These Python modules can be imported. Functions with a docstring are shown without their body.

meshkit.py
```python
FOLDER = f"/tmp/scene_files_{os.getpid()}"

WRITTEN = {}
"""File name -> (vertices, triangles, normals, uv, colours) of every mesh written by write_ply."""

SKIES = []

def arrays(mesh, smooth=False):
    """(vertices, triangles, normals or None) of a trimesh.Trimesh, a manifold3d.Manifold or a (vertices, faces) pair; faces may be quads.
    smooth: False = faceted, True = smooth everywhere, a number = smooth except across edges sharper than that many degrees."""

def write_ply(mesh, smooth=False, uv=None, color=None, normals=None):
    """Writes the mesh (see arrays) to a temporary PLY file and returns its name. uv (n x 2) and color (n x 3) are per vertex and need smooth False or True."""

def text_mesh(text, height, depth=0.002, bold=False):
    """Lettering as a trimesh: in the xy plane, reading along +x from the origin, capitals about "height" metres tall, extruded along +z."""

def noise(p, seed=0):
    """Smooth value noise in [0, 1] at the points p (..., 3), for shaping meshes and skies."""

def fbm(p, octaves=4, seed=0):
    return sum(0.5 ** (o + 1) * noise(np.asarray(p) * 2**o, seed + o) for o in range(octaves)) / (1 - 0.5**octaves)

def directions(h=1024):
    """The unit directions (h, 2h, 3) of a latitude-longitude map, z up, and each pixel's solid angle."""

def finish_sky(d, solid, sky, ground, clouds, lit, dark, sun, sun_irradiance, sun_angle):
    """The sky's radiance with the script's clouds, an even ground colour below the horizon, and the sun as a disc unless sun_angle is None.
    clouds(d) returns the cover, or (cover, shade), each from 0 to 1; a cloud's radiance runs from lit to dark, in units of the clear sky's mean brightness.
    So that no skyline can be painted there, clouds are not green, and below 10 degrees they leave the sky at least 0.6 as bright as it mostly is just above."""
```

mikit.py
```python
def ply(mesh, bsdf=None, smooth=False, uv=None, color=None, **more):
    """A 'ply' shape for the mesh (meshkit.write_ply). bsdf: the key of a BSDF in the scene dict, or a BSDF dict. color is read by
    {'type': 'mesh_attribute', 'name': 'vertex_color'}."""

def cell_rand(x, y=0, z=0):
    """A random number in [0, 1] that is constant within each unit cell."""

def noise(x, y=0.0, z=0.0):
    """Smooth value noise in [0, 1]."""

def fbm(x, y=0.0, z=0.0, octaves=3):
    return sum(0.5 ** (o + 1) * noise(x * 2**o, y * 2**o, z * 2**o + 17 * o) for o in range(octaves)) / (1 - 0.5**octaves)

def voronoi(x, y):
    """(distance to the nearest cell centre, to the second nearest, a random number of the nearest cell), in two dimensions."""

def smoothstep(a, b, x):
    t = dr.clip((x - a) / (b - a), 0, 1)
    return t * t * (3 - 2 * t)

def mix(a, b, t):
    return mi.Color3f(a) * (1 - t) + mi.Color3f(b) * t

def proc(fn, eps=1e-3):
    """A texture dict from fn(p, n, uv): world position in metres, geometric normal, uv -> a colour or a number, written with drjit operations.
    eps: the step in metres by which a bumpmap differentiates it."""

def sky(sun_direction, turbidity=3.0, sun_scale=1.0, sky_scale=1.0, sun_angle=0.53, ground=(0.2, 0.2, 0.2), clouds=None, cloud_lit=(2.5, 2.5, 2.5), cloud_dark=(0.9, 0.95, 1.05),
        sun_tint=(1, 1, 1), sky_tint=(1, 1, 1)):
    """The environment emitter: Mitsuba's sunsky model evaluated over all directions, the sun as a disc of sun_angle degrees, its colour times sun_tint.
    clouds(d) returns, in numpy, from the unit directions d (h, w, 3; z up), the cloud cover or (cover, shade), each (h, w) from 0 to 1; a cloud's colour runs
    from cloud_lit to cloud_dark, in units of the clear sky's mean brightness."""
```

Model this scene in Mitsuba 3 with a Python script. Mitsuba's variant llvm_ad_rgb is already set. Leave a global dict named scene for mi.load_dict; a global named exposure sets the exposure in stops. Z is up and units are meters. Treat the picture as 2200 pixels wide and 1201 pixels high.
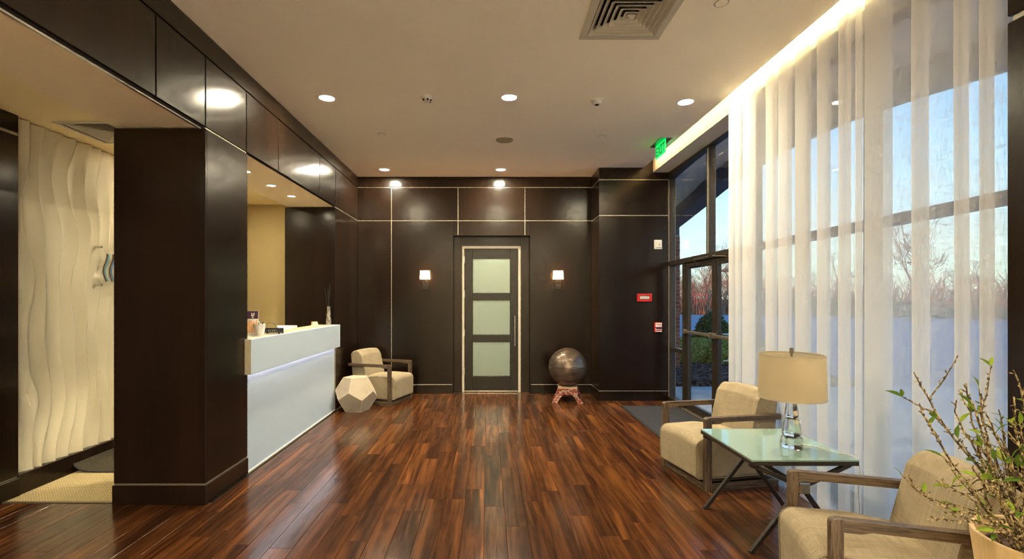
import math, random
import numpy as np, trimesh, shapely
import shapely.geometry as sg
import drjit as dr
import mitsuba as mi
import mikit, meshkit
from mikit import proc, noise, fbm, voronoi, cell_rand, smoothstep, mix

scene, labels = {}, {}
T = mi.ScalarTransform4f
random.seed(7)
rng = np.random.default_rng(11)

# ------------------------------------------------------------------ camera, sky, exposure
EYE = 1.585
scene['camera'] = {
    'type': 'perspective', 'fov': math.degrees(2 * math.atan(1100 / 1045)), 'fov_axis': 'x',
    'near_clip': 0.05, 'far_clip': 1000.0,
    'principal_point_offset_x': -(1049 - 1100) / 2200, 'principal_point_offset_y': -(644 - 600.5) / 1201,
    'to_world': T().look_at(origin=[0, 0, EYE], target=[0, 1, EYE], up=[0, 0, 1])}

def thin_cloud(d):
    el = np.degrees(np.arcsin(np.clip(d[..., 2], -1, 1)))
    n = meshkit.noise(np.stack([d[..., 0] * 3, d[..., 1] * 3, d[..., 2] * 14], -1), 3)
    n2 = meshkit.noise(np.stack([d[..., 0] * 7, d[..., 1] * 7, d[..., 2] * 40], -1), 5)
    band = np.clip(1 - np.abs(el - 5) / 11, 0, 1)
    return np.clip(band * (0.0 + 0.75 * (0.6 * n + 0.4 * n2)), 0, 1)

scene['sky'] = mikit.sky([-0.93, -0.33, 0.085], turbidity=2.6, sun_scale=2.4, sky_scale=6.3, ground=(0.12, 0.12, 0.12),
                         clouds=thin_cloud, cloud_lit=(1.6, 1.5, 1.5), cloud_dark=(1.0, 1.05, 1.2),
                         sky_tint=(0.56, 0.98, 1.55), sun_tint=(1.0, 0.62, 0.42))
exposure = 1.90
WARM = (1.0, 0.87, 0.60)
L_DOWN, L_COVE, L_COUNTER, L_SCONCE, L_SOFFIT = 440.0, 58.0, 5.2, 7.0, 70.0

# ------------------------------------------------------------------ helpers
_used = set()
def number(base):
    k, i = base, 0
    while k in _used:
        i += 1
        k = f'{base}_{i:03d}'
    _used.add(k)
    return k

def add(base, mesh, mat, smooth=False, parent=None, label=None, **kw):
    key = number((parent + '__' if parent else '') + base)
    scene[key] = mesh if isinstance(mesh, dict) else mikit.ply(mesh, mat, smooth, **kw)
    if label:
        labels[key] = {'label': label}
    return key

def thing(base, label, cat, group=None):
    key = number(base)
    labels[key] = {'label': label, 'category': cat}
    if group:
        labels[key]['group'] = group
    return key

def single(base, mesh, mat, label, cat, smooth=False, group=None, kind=None, **kw):
    key = add(base, mesh, mat, smooth, **kw)
    labels[key] = {'label': label, 'category': cat}
    if group: labels[key]['group'] = group
    if kind: labels[key]['kind'] = kind
    return key

def struct(base, mesh, mat, label=None, smooth=False, **kw):
    key = add(base, mesh, mat, smooth, **kw)
    labels[key] = {'kind': 'structure'}
    if label: labels[key]['label'] = label
    return key

def structthing(base, label=None):
    key = number(base)
    labels[key] = {'kind': 'structure'}
    if label: labels[key]['label'] = label
    return key

def cat(ms):
    return trimesh.util.concatenate([m for m in ms])

def box(x0, x1, y0, y1, z0, z1):
    m = trimesh.creation.box(extents=(x1 - x0, y1 - y0, z1 - z0))
    m.apply_translation(((x0 + x1) / 2, (y0 + y1) / 2, (z0 + z1) / 2))
    return m

def rbox(x0, x1, y0, y1, z0, z1, r=0.004):
    """box with chamfered edges"""
    pts = []
    for sx in (0, 1):
        for sy in (0, 1):
            for sz in (0, 1):
                c = np.array([(x0, x1)[sx], (y0, y1)[sy], (z0, z1)[sz]], float)
                d = np.array([1 - 2 * sx, 1 - 2 * sy, 1 - 2 * sz], float)
                for k in range(3):
                    e = d * r
                    e[k] = 0
                    pts.append(c + e)
    return trimesh.convex.convex_hull(np.array(pts))

def hull(pts):
    return trimesh.convex.convex_hull(np.asarray(pts, float))

def quad(a, b, c, d):
    return trimesh.Trimesh(np.array([a, b, c, d], float), np.array([[0, 1, 2], [0, 2, 3]]), process=False)

def lathe(profile, n=40, at=(0, 0, 0)):
    """profile: list of (r, z)"""
    p = np.array(profile, float)
    a = np.arange(n) * 2 * np.pi / n
    v = np.stack([np.outer(p[:, 0], np.cos(a)), np.outer(p[:, 0], np.sin(a)), np.repeat(p[:, 1:2], n, 1)], -1).reshape(-1, 3)
    f = []
    for i in range(len(p) - 1):
        for j in range(n):
            k = (j + 1) % n
            f += [[i * n + j, i * n + k, (i + 1) * n + k], [i * n + j, (i + 1) * n + k, (i + 1) * n + j]]
    m = trimesh.Trimesh(v + np.array(at), np.array(f), process=True, merge_norm=True)
    m.update_faces(m.nondegenerate_faces())
    return m

def tubes(paths, sides=6):
    """list of (points, radii) -> one mesh"""
    V, F, at = [], [], 0
    a = np.arange(sides) * 2 * np.pi / sides
    for pts, rad in paths:
        pts = np.asarray(pts, float)
        rad = np.broadcast_to(np.asarray(rad, float), len(pts))
        t = np.gradient(pts, axis=0)
        t /= np.maximum(np.linalg.norm(t, axis=1, keepdims=True), 1e-9)
        ref = np.array([0, 0, 1.0]) if abs(t[0, 2]) < 0.9 else np.array([1.0, 0, 0])
        u = np.cross(t, ref); u /= np.maximum(np.linalg.norm(u, axis=1, keepdims=True), 1e-9)
        w = np.cross(t, u)
        ring = pts[:, None] + rad[:, None, None] * (np.cos(a)[None, :, None] * u[:, None] + np.sin(a)[None, :, None] * w[:, None])
        n = len(pts)
        V.append(ring.reshape(-1, 3))
        i, j = np.meshgrid(np.arange(n - 1), np.arange(sides), indexing='ij')
        k = (j + 1) % sides
        A, B, C, D = i * sides + j, i * sides + k, (i + 1) * sides + k, (i + 1) * sides + j
        F.append(np.stack([np.stack([A, C, B], -1), np.stack([A, D, C], -1)], 2).reshape(-1, 3) + at)
        V.append(pts[[0, -1]])
        c0 = at + n * sides
        jj = np.arange(sides); kk = (jj + 1) % sides
        F.append(np.stack([np.full(sides, c0), at + jj, at + kk], 1))
        F.append(np.stack([np.full(sides, c0 + 1), at + (n - 1) * sides + kk, at + (n - 1) * sides + jj], 1))
        at += n * sides + 2
    return trimesh.Trimesh(np.vstack(V), np.vstack(F), process=False)

def bar(a, b, w, h=None, up=(0, 0, 1), r=0.002):
    """chamfered square bar from a to b"""
    h = h or w
    a, b = np.array(a, float), np.array(b, float)
    L = np.linalg.norm(b - a)
    z = (b - a) / L
    x = np.cross(up, z); x /= np.linalg.norm(x)
    y = np.cross(z, x)
    m = rbox(-w / 2, w / 2, -h / 2, h / 2, 0, L, r)
    M = np.eye(4); M[:3, :3] = np.stack([x, y, z], 1); M[:3, 3] = a
    return m.apply_transform(M)

def extrude(poly, h, axis='z', at=0.0):
    m = trimesh.creation.extrude_polygon(poly, h, engine='earcut')
    v = m.vertices.copy()
    if axis == 'x':      # polygon in (y, z), extruded along +x
        m.vertices = np.stack([v[:, 2] + at, v[:, 0], v[:, 1]], 1)
    elif axis == 'y':    # polygon in (x, z), extruded along +y
        m.vertices = np.stack([v[:, 0], v[:, 2] + at, v[:, 1]], 1); m.invert()
    else:
        m.vertices = v + [0, 0, at]
    m.fix_normals()
    return m

def ring_disc(cx, cy, z, r0, r1, h, n=40):
    """flat ring hanging under z by h (ceiling trim)"""
    return lathe([(r0, z - h * 0.4), (r0 + (r1 - r0) * .3, z - h), (r1 - .004, z - h), (r1, z - h * .5), (r1, z)], n, (cx, cy, 0))

def const_uv(m, u, v):
    return np.tile([[u, v]], (len(m.vertices), 1))

# ------------------------------------------------------------------ materials
def rgb(c): return {'type': 'rgb', 'value': list(map(float, c))}
def srgb(r, g, b):
    return [((c / 255) / 12.92 if c / 255 <= 0.04045 else ((c / 255 + .055) / 1.055) ** 2.4) for c in (r, g, b)]
def mat(key, color, rough=0.5, spec=0.5, two=True, **kw):
    b = {'type': 'principled', 'base_color': rgb(color) if not isinstance(color, dict) else color, 'roughness': rough, 'specular': spec, **kw}
    scene[key] = {'type': 'twosided', 'bsdf': b} if two else b
    return key

def floor_wood(p, n, uv):
    x = p.x + uv.x * 10.0
    y = p.y + uv.y * 20.0
    w = fbm(x * 7.0, y * 1.3, 0.0, 2) - 0.5
    g1 = fbm((x + w * .05) * 48.0, y * 2.2, uv.x * 9, 3)
    g2 = noise((x + w * .16) * 15.0, y * 1.1, uv.y * 5)
    g3 = fbm(x * 30.0, y * 9.0, 0.0, 2)
    t = 0.5 * g1 + 0.35 * g2 + .15 * g3
    c = mix((0.028, 0.0088, 0.0036), (0.088, 0.029, 0.0085), smoothstep(.30, .66, t))
    c = mix(c, (0.21, 0.074, 0.017), smoothstep(.60, .92, g2) * smoothstep(.30, .75, g1) * .62)
    c = c * (0.72 + 0.55 * cell_rand(dr.floor(uv.x * 1000), 3, 1))
    return c * (0.68 + .29 * g1)
def floor_bump(p, n, uv):
    return fbm((p.x + uv.x * 10) * 120.0, (p.y + uv.y * 20) * 6.0, 0.0, 2) * 0.6 + noise(p.x * 9, p.y * 5) * 1.6
scene['floor_wood'] = {'type': 'twosided', 'bsdf': {'type': 'bumpmap', 'arbitrary': proc(floor_bump, 2e-3), 'scale': 0.00022,
    'bsdf': {'type': 'principled', 'base_color': proc(floor_wood), 'roughness': 0.18, 'specular': 0.50}}}

def panel_wood(p, n, uv):
    h = p.x + p.y + uv.x * 10
    g = fbm(h * 60.0, p.z * 1.1 + uv.y * 11, uv.x * 7, 3)
    g2 = noise(h * 5.0, p.z * .5 + uv.y * 7)
    c = mix((0.0135, 0.0068, 0.0042), (0.0255, 0.0122, 0.0072), smoothstep(.2, .85, g * .55 + g2 * .45))
    return c * (0.35 + 0.30 * cell_rand(dr.floor(uv.x * 1000), 7, 2))
def panel_bump(p, n, uv):
    return noise((p.x + p.y) * 7.0, p.z * 4.0) * 1.0 + noise((p.x + p.y) * 60.0, p.z * 5.0) * .12
scene['panel_wood'] = {'type': 'twosided', 'bsdf': {'type': 'bumpmap', 'arbitrary': proc(panel_bump, 2e-3), 'scale': 0.00035,
    'bsdf': {'type': 'principled', 'base_color': proc(panel_wood), 'roughness': 0.215, 'specular': 0.28}}}
mat('dark_gap', (0.004, 0.003, 0.0025), 0.7, 0.2)
mat('aluminium', (0.46, 0.42, 0.36), 0.32, 0.5, metallic=0.85)
mat('black_chrome', (0.010, 0.009, 0.008), 0.25, 0.35)
mat('chrome', (0.75, 0.75, 0.77), 0.08, 0.5, metallic=1.0)
mat('steel', (0.60, 0.58, 0.55), 0.25, 0.5, metallic=1.0)
mat('bronze_frame', (0.018, 0.014, 0.011), 0.35, 0.5)
mat('bronze_pale', (0.20, 0.165, 0.125), 0.4, 0.5, metallic=0.7)  # paler bronze of push bars, thresholds and lamp fittings

def paint(key, c, rough=0.75, s=0.02):
    def fn(p, n, uv):
        return mi.Color3f(*c) * (1 - s + 2 * s * fbm(p.x * 1.3 + 3, p.y * 1.3, p.z * 1.3, 2))
    mat(key, proc(fn), rough, 0.25)
paint('ceiling_paint', (0.91, 0.83, 0.69))
paint('beam_paint', (0.92, 0.76, 0.52))
paint('yellow_paint', (0.52, 0.41, 0.20))
paint('corridor_ceiling', (0.92, 0.77, 0.46))
paint('wave_plaster', (0.64, 0.58, 0.43), 0.6)
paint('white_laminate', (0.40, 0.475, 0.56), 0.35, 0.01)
paint('cream_laminate', (0.42, 0.365, 0.26), 0.35, 0.01)
paint('header_paint', (0.62, 0.56, 0.45))
paint('rear_wall_paint', (0.86, 0.78, 0.62))
mat('white_plastic', (0.78, 0.75, 0.69), 0.4)
mat('cream_metal', (0.52, 0.465, 0.38), 0.45)
mat('black_plastic', (0.012, 0.012, 0.013), 0.3)
mat('dark_hole', (0.01, 0.009, 0.008), 0.8, 0.1)
mat('red_plastic', (0.55, 0.016, 0.02), 0.3)
mat('speaker_grille', (0.30, 0.24, 0.17), 0.6)
mat('grey_lens', (0.45, 0.46, 0.42), 0.15)

def frosted(p, n, uv):
    return mi.Color3f(.185, .245, .21) * (0.97 + .06 * fbm(p.x * 3, p.z * 3, 0., 2))
mat('frosted_glass', proc(frosted), 0.16, 0.5, clearcoat=0.6, clearcoat_gloss=0.97)
mat('door_wood', (0.0095, 0.0075, 0.0062), 0.30, 0.35)

scene['pane_glass'] = {'type': 'thindielectric', 'int_ior': 1.5}
scene['crystal'] = {'type': 'dielectric', 'int_ior': 1.5, 'ext_ior': 1.000277}

def sheer_weave(p, n, uv):
    a = fbm(uv.x * 420.0, uv.y * 24.0, 0.0, 2)
    b = fbm(uv.x * 24.0, uv.y * 420.0, 5.0, 2)
    return mi.Color3f(dr.clip(0.57 + 0.42 * (a - .5) + 0.42 * (b - .5), 0.30, 0.95))
scene['sheer_fabric'] = {'type': 'mask', 'opacity': proc(sheer_weave),
    'bsdf': {'type': 'principledthin', 'base_color': rgb((0.90, 0.875, 0.83)), 'roughness': 0.8, 'diff_trans': 1.12, 'spec_trans': 0.0, 'eta': 1.2}}
scene['shade_fabric'] = {'type': 'principledthin', 'base_color': rgb((0.50, 0.41, 0.27)), 'roughness': 0.8, 'diff_trans': 0.7, 'spec_trans': 0.0, 'eta': 1.2}

def linen(key, ang):
    ca, sa = math.cos(ang), math.sin(ang)
    def fn(p, n, uv):
        x = p.x * ca + p.y * sa
        y = -p.x * sa + p.y * ca
        z = p.z
        a = fbm(x * 620.0, (y - z) * 11.0, 0.0, 2)
        b = fbm(x * 11.0, (y + z * 1.01) * 620.0, 4.0, 2)
        b2 = fbm(x * 11.0, (y - z * 1.01) * 620.0, 4.0, 2)
        t = 0.5 * a + 0.25 * b + .25 * b2
        c = mix((0.225, 0.178, 0.108), (0.325, 0.272, 0.188), smoothstep(.28, .70, t))
        return c
    scene[key] = {'type': 'twosided', 'bsdf': {'type': 'principled', 'base_color': proc(fn), 'roughness': 0.85, 'specular': 0.25, 'sheen': 0.25}}

def oak(p, n, uv):
    g = fbm(uv.x * 5.0, uv.y * 130.0, 1.0, 3)
    g2 = fbm(uv.x * 28.0, uv.y * 420.0, 2.0, 2)
    return mix((0.032, 0.020, 0.0125), (0.125, 0.083, 0.051), smoothstep(.28, .74, .6 * g + .4 * g2))
mat('grey_oak', proc(oak), 0.45)
def light_wood(p, n, uv):
    a = dr.atan2(p.y - 1.70, p.x - 1.985)
    strip = cell_rand(dr.floor(a * 6.0), 3)
    g = fbm(a * 40.0, p.z * 3.0, 0.0, 3)
    return mix((0.60, 0.40, 0.17), (0.76, 0.55, 0.28), .55 * strip + .45 * g)
mat('light_wood', proc(light_wood), 0.35)
mat('table_frame', (0.030, 0.024, 0.020), 0.35, metallic=0.3)
mat('back_painted_glass', (0.17, 0.26, 0.225), 0.03, 0.6, clearcoat=1.0, clearcoat_gloss=1.0)
mat('glass_edge', (0.42, 0.66, 0.52), 0.1, 0.5)
def stone(p, n, uv):
    return mix((0.30, 0.245, 0.17), (0.41, 0.345, 0.25), fbm(p.x * 12, p.y * 12, p.z * 12, 4))
mat('cast_stone', proc(stone), 0.7)
mat('stone_edge', (0.45, 0.39, 0.30), 0.6)
def sphere_col(p, n, uv):
    return mix((0.055, 0.042, 0.034), (0.24, 0.18, 0.14), fbm(p.x * 7, p.y * 7, p.z * 26, 4))
def sphere_bump(p, n, uv):
    return fbm(p.x * 16, p.y * 16, p.z * 40, 3)
scene['hammered_metal'] = {'type': 'twosided', 'bsdf': {'type': 'bumpmap', 'arbitrary': proc(sphere_bump, 2e-3), 'scale': 0.004,
    'bsdf': {'type': 'principled', 'base_color': proc(sphere_col), 'roughness': 0.27, 'metallic': 0.75, 'specular': 0.6}}}
def worn_red(p, n, uv):
    t = fbm(p.x * 45, p.y * 45, p.z * 45, 3)
    return mix((0.14, 0.012, 0.008), (0.27, 0.20, 0.13), smoothstep(.50, .60, t))
mat('distressed_red', proc(worn_red), 0.6)
mat('worn_edge', (0.42, 0.27, 0.17), 0.6)
def carpet_dark(p, n, uv):
    return mi.Color3f(.030, .031, .036) * (0.5 + 1.0 * fbm(p.x * 160, p.y * 160, 0., 2))
mat('charcoal_carpet', proc(carpet_dark), 0.95, 0.1)
mat('rubber_edge', (0.012, 0.012, 0.013), 0.6)
def grid_mat(p, n, uv):
    fx = dr.abs(p.x * 45 - dr.floor(p.x * 45) - .5) * 2
    fy = dr.abs(p.y * 45 - dr.floor(p.y * 45) - .5) * 2
    return mix((0.33, 0.26, 0.13), (0.70, 0.59, 0.34), smoothstep(.25, .6, fx) * smoothstep(.25, .6, fy))
mat('woven_mat', proc(grid_mat), 0.9, 0.1)
def curled(p, n, uv):
    return mi.Color3f(.060, .054, .040) * (0.5 + 1.0 * fbm(p.x * 120, p.y * 120, p.z * 120, 2))
mat('curled_carpet', proc(curled), 0.95, 0.1)
# outdoors
def brickcol(p, n, uv):
    return mix((0.22, 0.060, 0.040), (0.36, 0.13, 0.09), cell_rand(dr.floor(uv.x * 1000), 1)) * (.8 + .4 * fbm(p.x * 20, p.y * 20, p.z * 20, 2))
mat('brick_clay', proc(brickcol), 0.85, 0.2)
mat('mortar', (0.40, 0.36, 0.32), 0.9, 0.1)
mat('arch_paint', (0.075, 0.085, 0.11), 0.6)
mat('porch_plaster', (0.62, 0.58, 0.55), 0.8)
def conc(p, n, uv):
    return mi.Color3f(.40, .42, .44) * (.85 + .3 * fbm(p.x * 3, p.y * 3, 0., 4))
mat('concrete', proc(conc), 0.8, 0.2)
def mulchc(p, n, uv):
    return mix((0.018, 0.012, 0.010), (0.16, 0.11, 0.10), smoothstep(.35, .75, fbm(p.x * 26, p.y * 26, p.z * 20, 3)))
mat('bark_mulch', proc(mulchc), 0.9, 0.2)
def asph(p, n, uv):
    return mi.Color3f(.20, .23, .30) * (.9 + .2 * fbm(p.x * .7, p.y * .7, 0., 3))
mat('asphalt', proc(asph), 0.85, 0.2)
def lawnc(p, n, uv):
    return mix((0.10, 0.14, 0.035), (0.20, 0.22, 0.07), fbm(p.x * .6, p.y * .6, 0., 4))
mat('lawn_grass', proc(lawnc), 0.95, 0.1)
def leafc(p, n, uv):
    return mix((0.14, 0.20, 0.035), (0.42, 0.46, 0.12), noise(p.x * 25, p.y * 25, p.z * 25))
mat('hedge_leaf', proc(leafc), 0.5, 0.4)
def leafd(p, n, uv):
    return mix((0.03, 0.075, 0.022), (0.13, 0.20, 0.06), noise(p.x * 25, p.y * 25, p.z * 25))
mat('conifer_leaf', proc(leafd), 0.55, 0.4)
mat('tree_bark', (0.20, 0.145, 0.11), 0.9, 0.1)
mat('brush_twig', (0.36, 0.23, 0.16), 0.9, 0.1)
def twigc(p, n, uv):
    return mix((0.045, 0.027, 0.011), (0.36, 0.27, 0.12), smoothstep(.36, .68, fbm(p.x * 160, p.y * 160, p.z * 70, 2)))
mat('twig_bark', proc(twigc), 0.7, 0.3)
scene['leaf_green'] = {'type': 'principledthin', 'base_color': rgb((0.26, 0.36, 0.045)), 'roughness': 0.45, 'diff_trans': 0.7, 'spec_trans': 0.0, 'eta': 1.35}
scene['leaf_deep'] = {'type': 'principledthin', 'base_color': rgb((0.10, 0.17, 0.03)), 'roughness': 0.45, 'diff_trans': 0.6, 'spec_trans': 0.0, 'eta': 1.35}

def emit(L, color=WARM):
    return {'type': 'area', 'radiance': rgb([L * c for c in color])}

# ------------------------------------------------------------------ setting: dimensions
H = 3.66            # lobby ceiling
XL, XR = -2.20, 2.44
YB = 8.215          # back wall
YR = -4.0           # rear wall, behind the camera
ZS, ZT, ZB = 2.92, 3.482, 0.147    # panel joints and baseboard top
rp = random.Random(5)
def panel(parent, m, base='panel', material='panel_wood'):
    return add(base, m, material, parent=parent, uv=const_uv(m, rp.random(), rp.random()))

# floor: planks one by one where the photograph shows them
fl = struct('floor', box(-3.83, 2.95, YR, 8.45, -0.12, -0.012), 'dark_gap')
PW = 0.152
far_mesh, far_uv = [], []
rf = random.Random(21)
def plank_mesh(x0, x1, y0, y1):
    g, c = 0.0006, 0.0016
    x0 += g; x1 -= g; y0 += g; y1 -= g
    v = [(x, y, z) for z, i in ((-0.012, 0), (-c, 0), (0, c)) for x, y in ((x0 + i, y0 + i), (x1 - i, y0 + i), (x1 - i, y1 - i), (x0 + i, y1 - i))]
    f = [[8, 9, 10], [8, 10, 11]]
    for k in (0, 4):
        for j in range(4):
            a, b = k + j, k + (j + 1) % 4
            f += [[a, b, b + 4], [a, b + 4, a + 4]]
    return trimesh.Trimesh(np.array(v, float), np.array(f), process=False)
nx = int(math.ceil((2.86 + 3.83) / PW))
for i in range(nx):
    x0 = -3.83 + i * PW
    x1 = min(x0 + PW, 2.86)
    xm = (x0 + x1) / 2
    yend = 3.80 if xm < -2.2 else (8.33 if -0.59 < xm < .704 else (8.215 if xm < 1.74 else 7.64))
    y = YR - rf.random() * 1.2
    while y < yend - 0.01:
        y1 = min(y + rf.choice((0.9, 1.2, 1.2, 1.22, 1.5)), yend)
        ya = max(y, YR)
        if y1 > ya + 0.01:
            m = plank_mesh(x0, x1, ya, y1)
            u = rf.random(), rf.random()
            if y1 > 2.35 + 0.25 * (abs(xm) > 2.4):
                add('plank', m, 'floor_wood', parent=fl, uv=const_uv(m, *u))
            else:
                far_mesh.append(m); far_uv.append(const_uv(m, *u))
        y = y1
k = add('plank', cat(far_mesh), 'floor_wood', parent=fl, uv=np.vstack(far_uv))
labels[k] = {'kind': 'stuff', 'label': 'dark wood floor planks around the camera'}

# ceiling
ceil_poly = sg.box(XL, YR, XR, 8.40).difference(sg.box(1.035 - .262, 3.545 - .262, 1.035 + .262, 3.545 + .262))
struct('ceiling', extrude(ceil_poly, 0.10, 'z', H), 'ceiling_paint', 'beige painted lobby ceiling')
struct('ceiling_pocket', box(2.30, 2.95, YR, 7.9, 4.02, 4.10), 'ceiling_paint', 'top of the curtain pocket above the lobby ceiling')
struct('ceiling_corridor', extrude(sg.box(-3.95, YR, -2.90, 8.40).difference(sg.box(-3.61, 4.085, -3.05, 4.59)), .084, 'z', 3.076), 'corridor_ceiling', 'warm yellow corridor ceiling behind the counter')

# beam over the counter with its dark panels
bm = struct('beam', box(-2.895, -2.222, YR, 8.40, ZS + .004, H + .02), 'beam_paint', 'panelled beam over the reception counter with beige underside')
ys = [YR, -1.9, -.6, .6, 1.90, 3.22, 3.785, 4.425, 5.10, 6.35, 7.0, YB]
g = 0.006
for a, b in zip(ys[:-1], ys[1:]):
    panel(bm, rbox(-2.222, XL, a + g, b - g, ZS + .012, ZT - g, .0025))
panel(bm, rbox(-2.222, XL, YR, YB, ZT + g, H, .0025), 'trim_board')
add('backing', box(-2.2225, -2.216, YR, YB, ZS, H), 'dark_gap', parent=bm)
add('metal_strip', box(-2.223, -2.204, 3.785, 4.425, ZS - .006, ZS + .008), 'aluminium', parent=bm)
add('metal_strip', box(-2.223, -2.204, 7.0, YB, ZS - .006, ZS + .008), 'aluminium', parent=bm)
add('edge_bead', box(-2.245, -2.226, YR, 3.77, ZS - .012, ZS + .006), 'aluminium', parent=bm)

def pilaster(key, x0, x1, y0, y1, z1, label):
    c = structthing(key, label)
    add('core', box(x0 + .02, x1 - .02, y0 + .02, y1 - .02, 0, z1), 'dark_gap', parent=c)
    r = .003
    for m in (rbox(x0, x1, y0, y0 + .02, ZB + .014, z1, r), rbox(x1 - .02, x1, y0 + .021, y1, ZB + .014, z1, r),
              rbox(x0, x0 + .02, y0 + .021, y1, ZB + .014, z1, r), rbox(x0 + .02, x1 - .02, y1 - .02, y1, ZB + .014, z1, r)):
        panel(c, m)
    e = .008
    for m in (rbox(x0 - e, x1 + e, y0 - e, y0 + .02, 0, ZB, r), rbox(x1 - .02, x1 + e, y0 + .021, y1, 0, ZB, r), rbox(x0 - e, x0 + .02, y0 + .021, y1, 0, ZB, r)):
        panel(c, m, 'baseboard')
    add('metal_strip', box(x0 + .004, x1 - .004, y0 + .004, y1 - .004, ZB, ZB + .014), 'aluminium', parent=c)
    return c
pilaster('column', -2.90, -2.19, 3.765, 4.425, ZS - .008, 'dark wood clad square column between the corridor and the reception counter')
pilaster('column', -2.93, -2.202, 7.005, 8.20, ZS - .008, 'dark wood clad pier at the far end of the reception counter')

# back wall with panels, strips and the door recess
wb = struct('wall_back', cat([box(-2.25, -.59, YB + .02, 8.5, 0, H), box(.704, 1.80, YB + .02, 8.5, 0, H), box(-.59, .704, YB + .02, 8.5, 2.668, H), box(-.6, .72, 8.36, 8.5, 0, 2.7)]),
            'dark_gap', 'dark wood panelled wall behind the interior door')
h = .006
def wbp(x0, x1, z0, z1):
    return rbox(x0 + h, x1 - h, YB, YB + .02, z0 + h, z1 - h, .002)
zb = ZB + .012
panel(wb, wbp(-2.21, -1.634, zb, ZS)); panel(wb, cat([wbp(-1.634, -.59 + h, zb, ZS)]))
panel(wb, wbp(-.59 - h, -.51, 2.668 - h, ZS)); panel(wb, wbp(-.51, .619, 2.668 - h, ZS))
panel(wb, wbp(.619, .704 + h, 2.668 - h, ZS)); panel(wb, wbp(.704 - h, 1.745, zb, ZS))
for a, b in ((-2.21, -1.634), (-1.634, -.51), (-.51, .619), (.619, 1.745)):
    panel(wb, wbp(a, b, ZS, ZT))
panel(wb, rbox(-2.21, 1.745, YB - .008, YB + .02, ZT + h, H, .002), 'trim_board')
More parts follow.
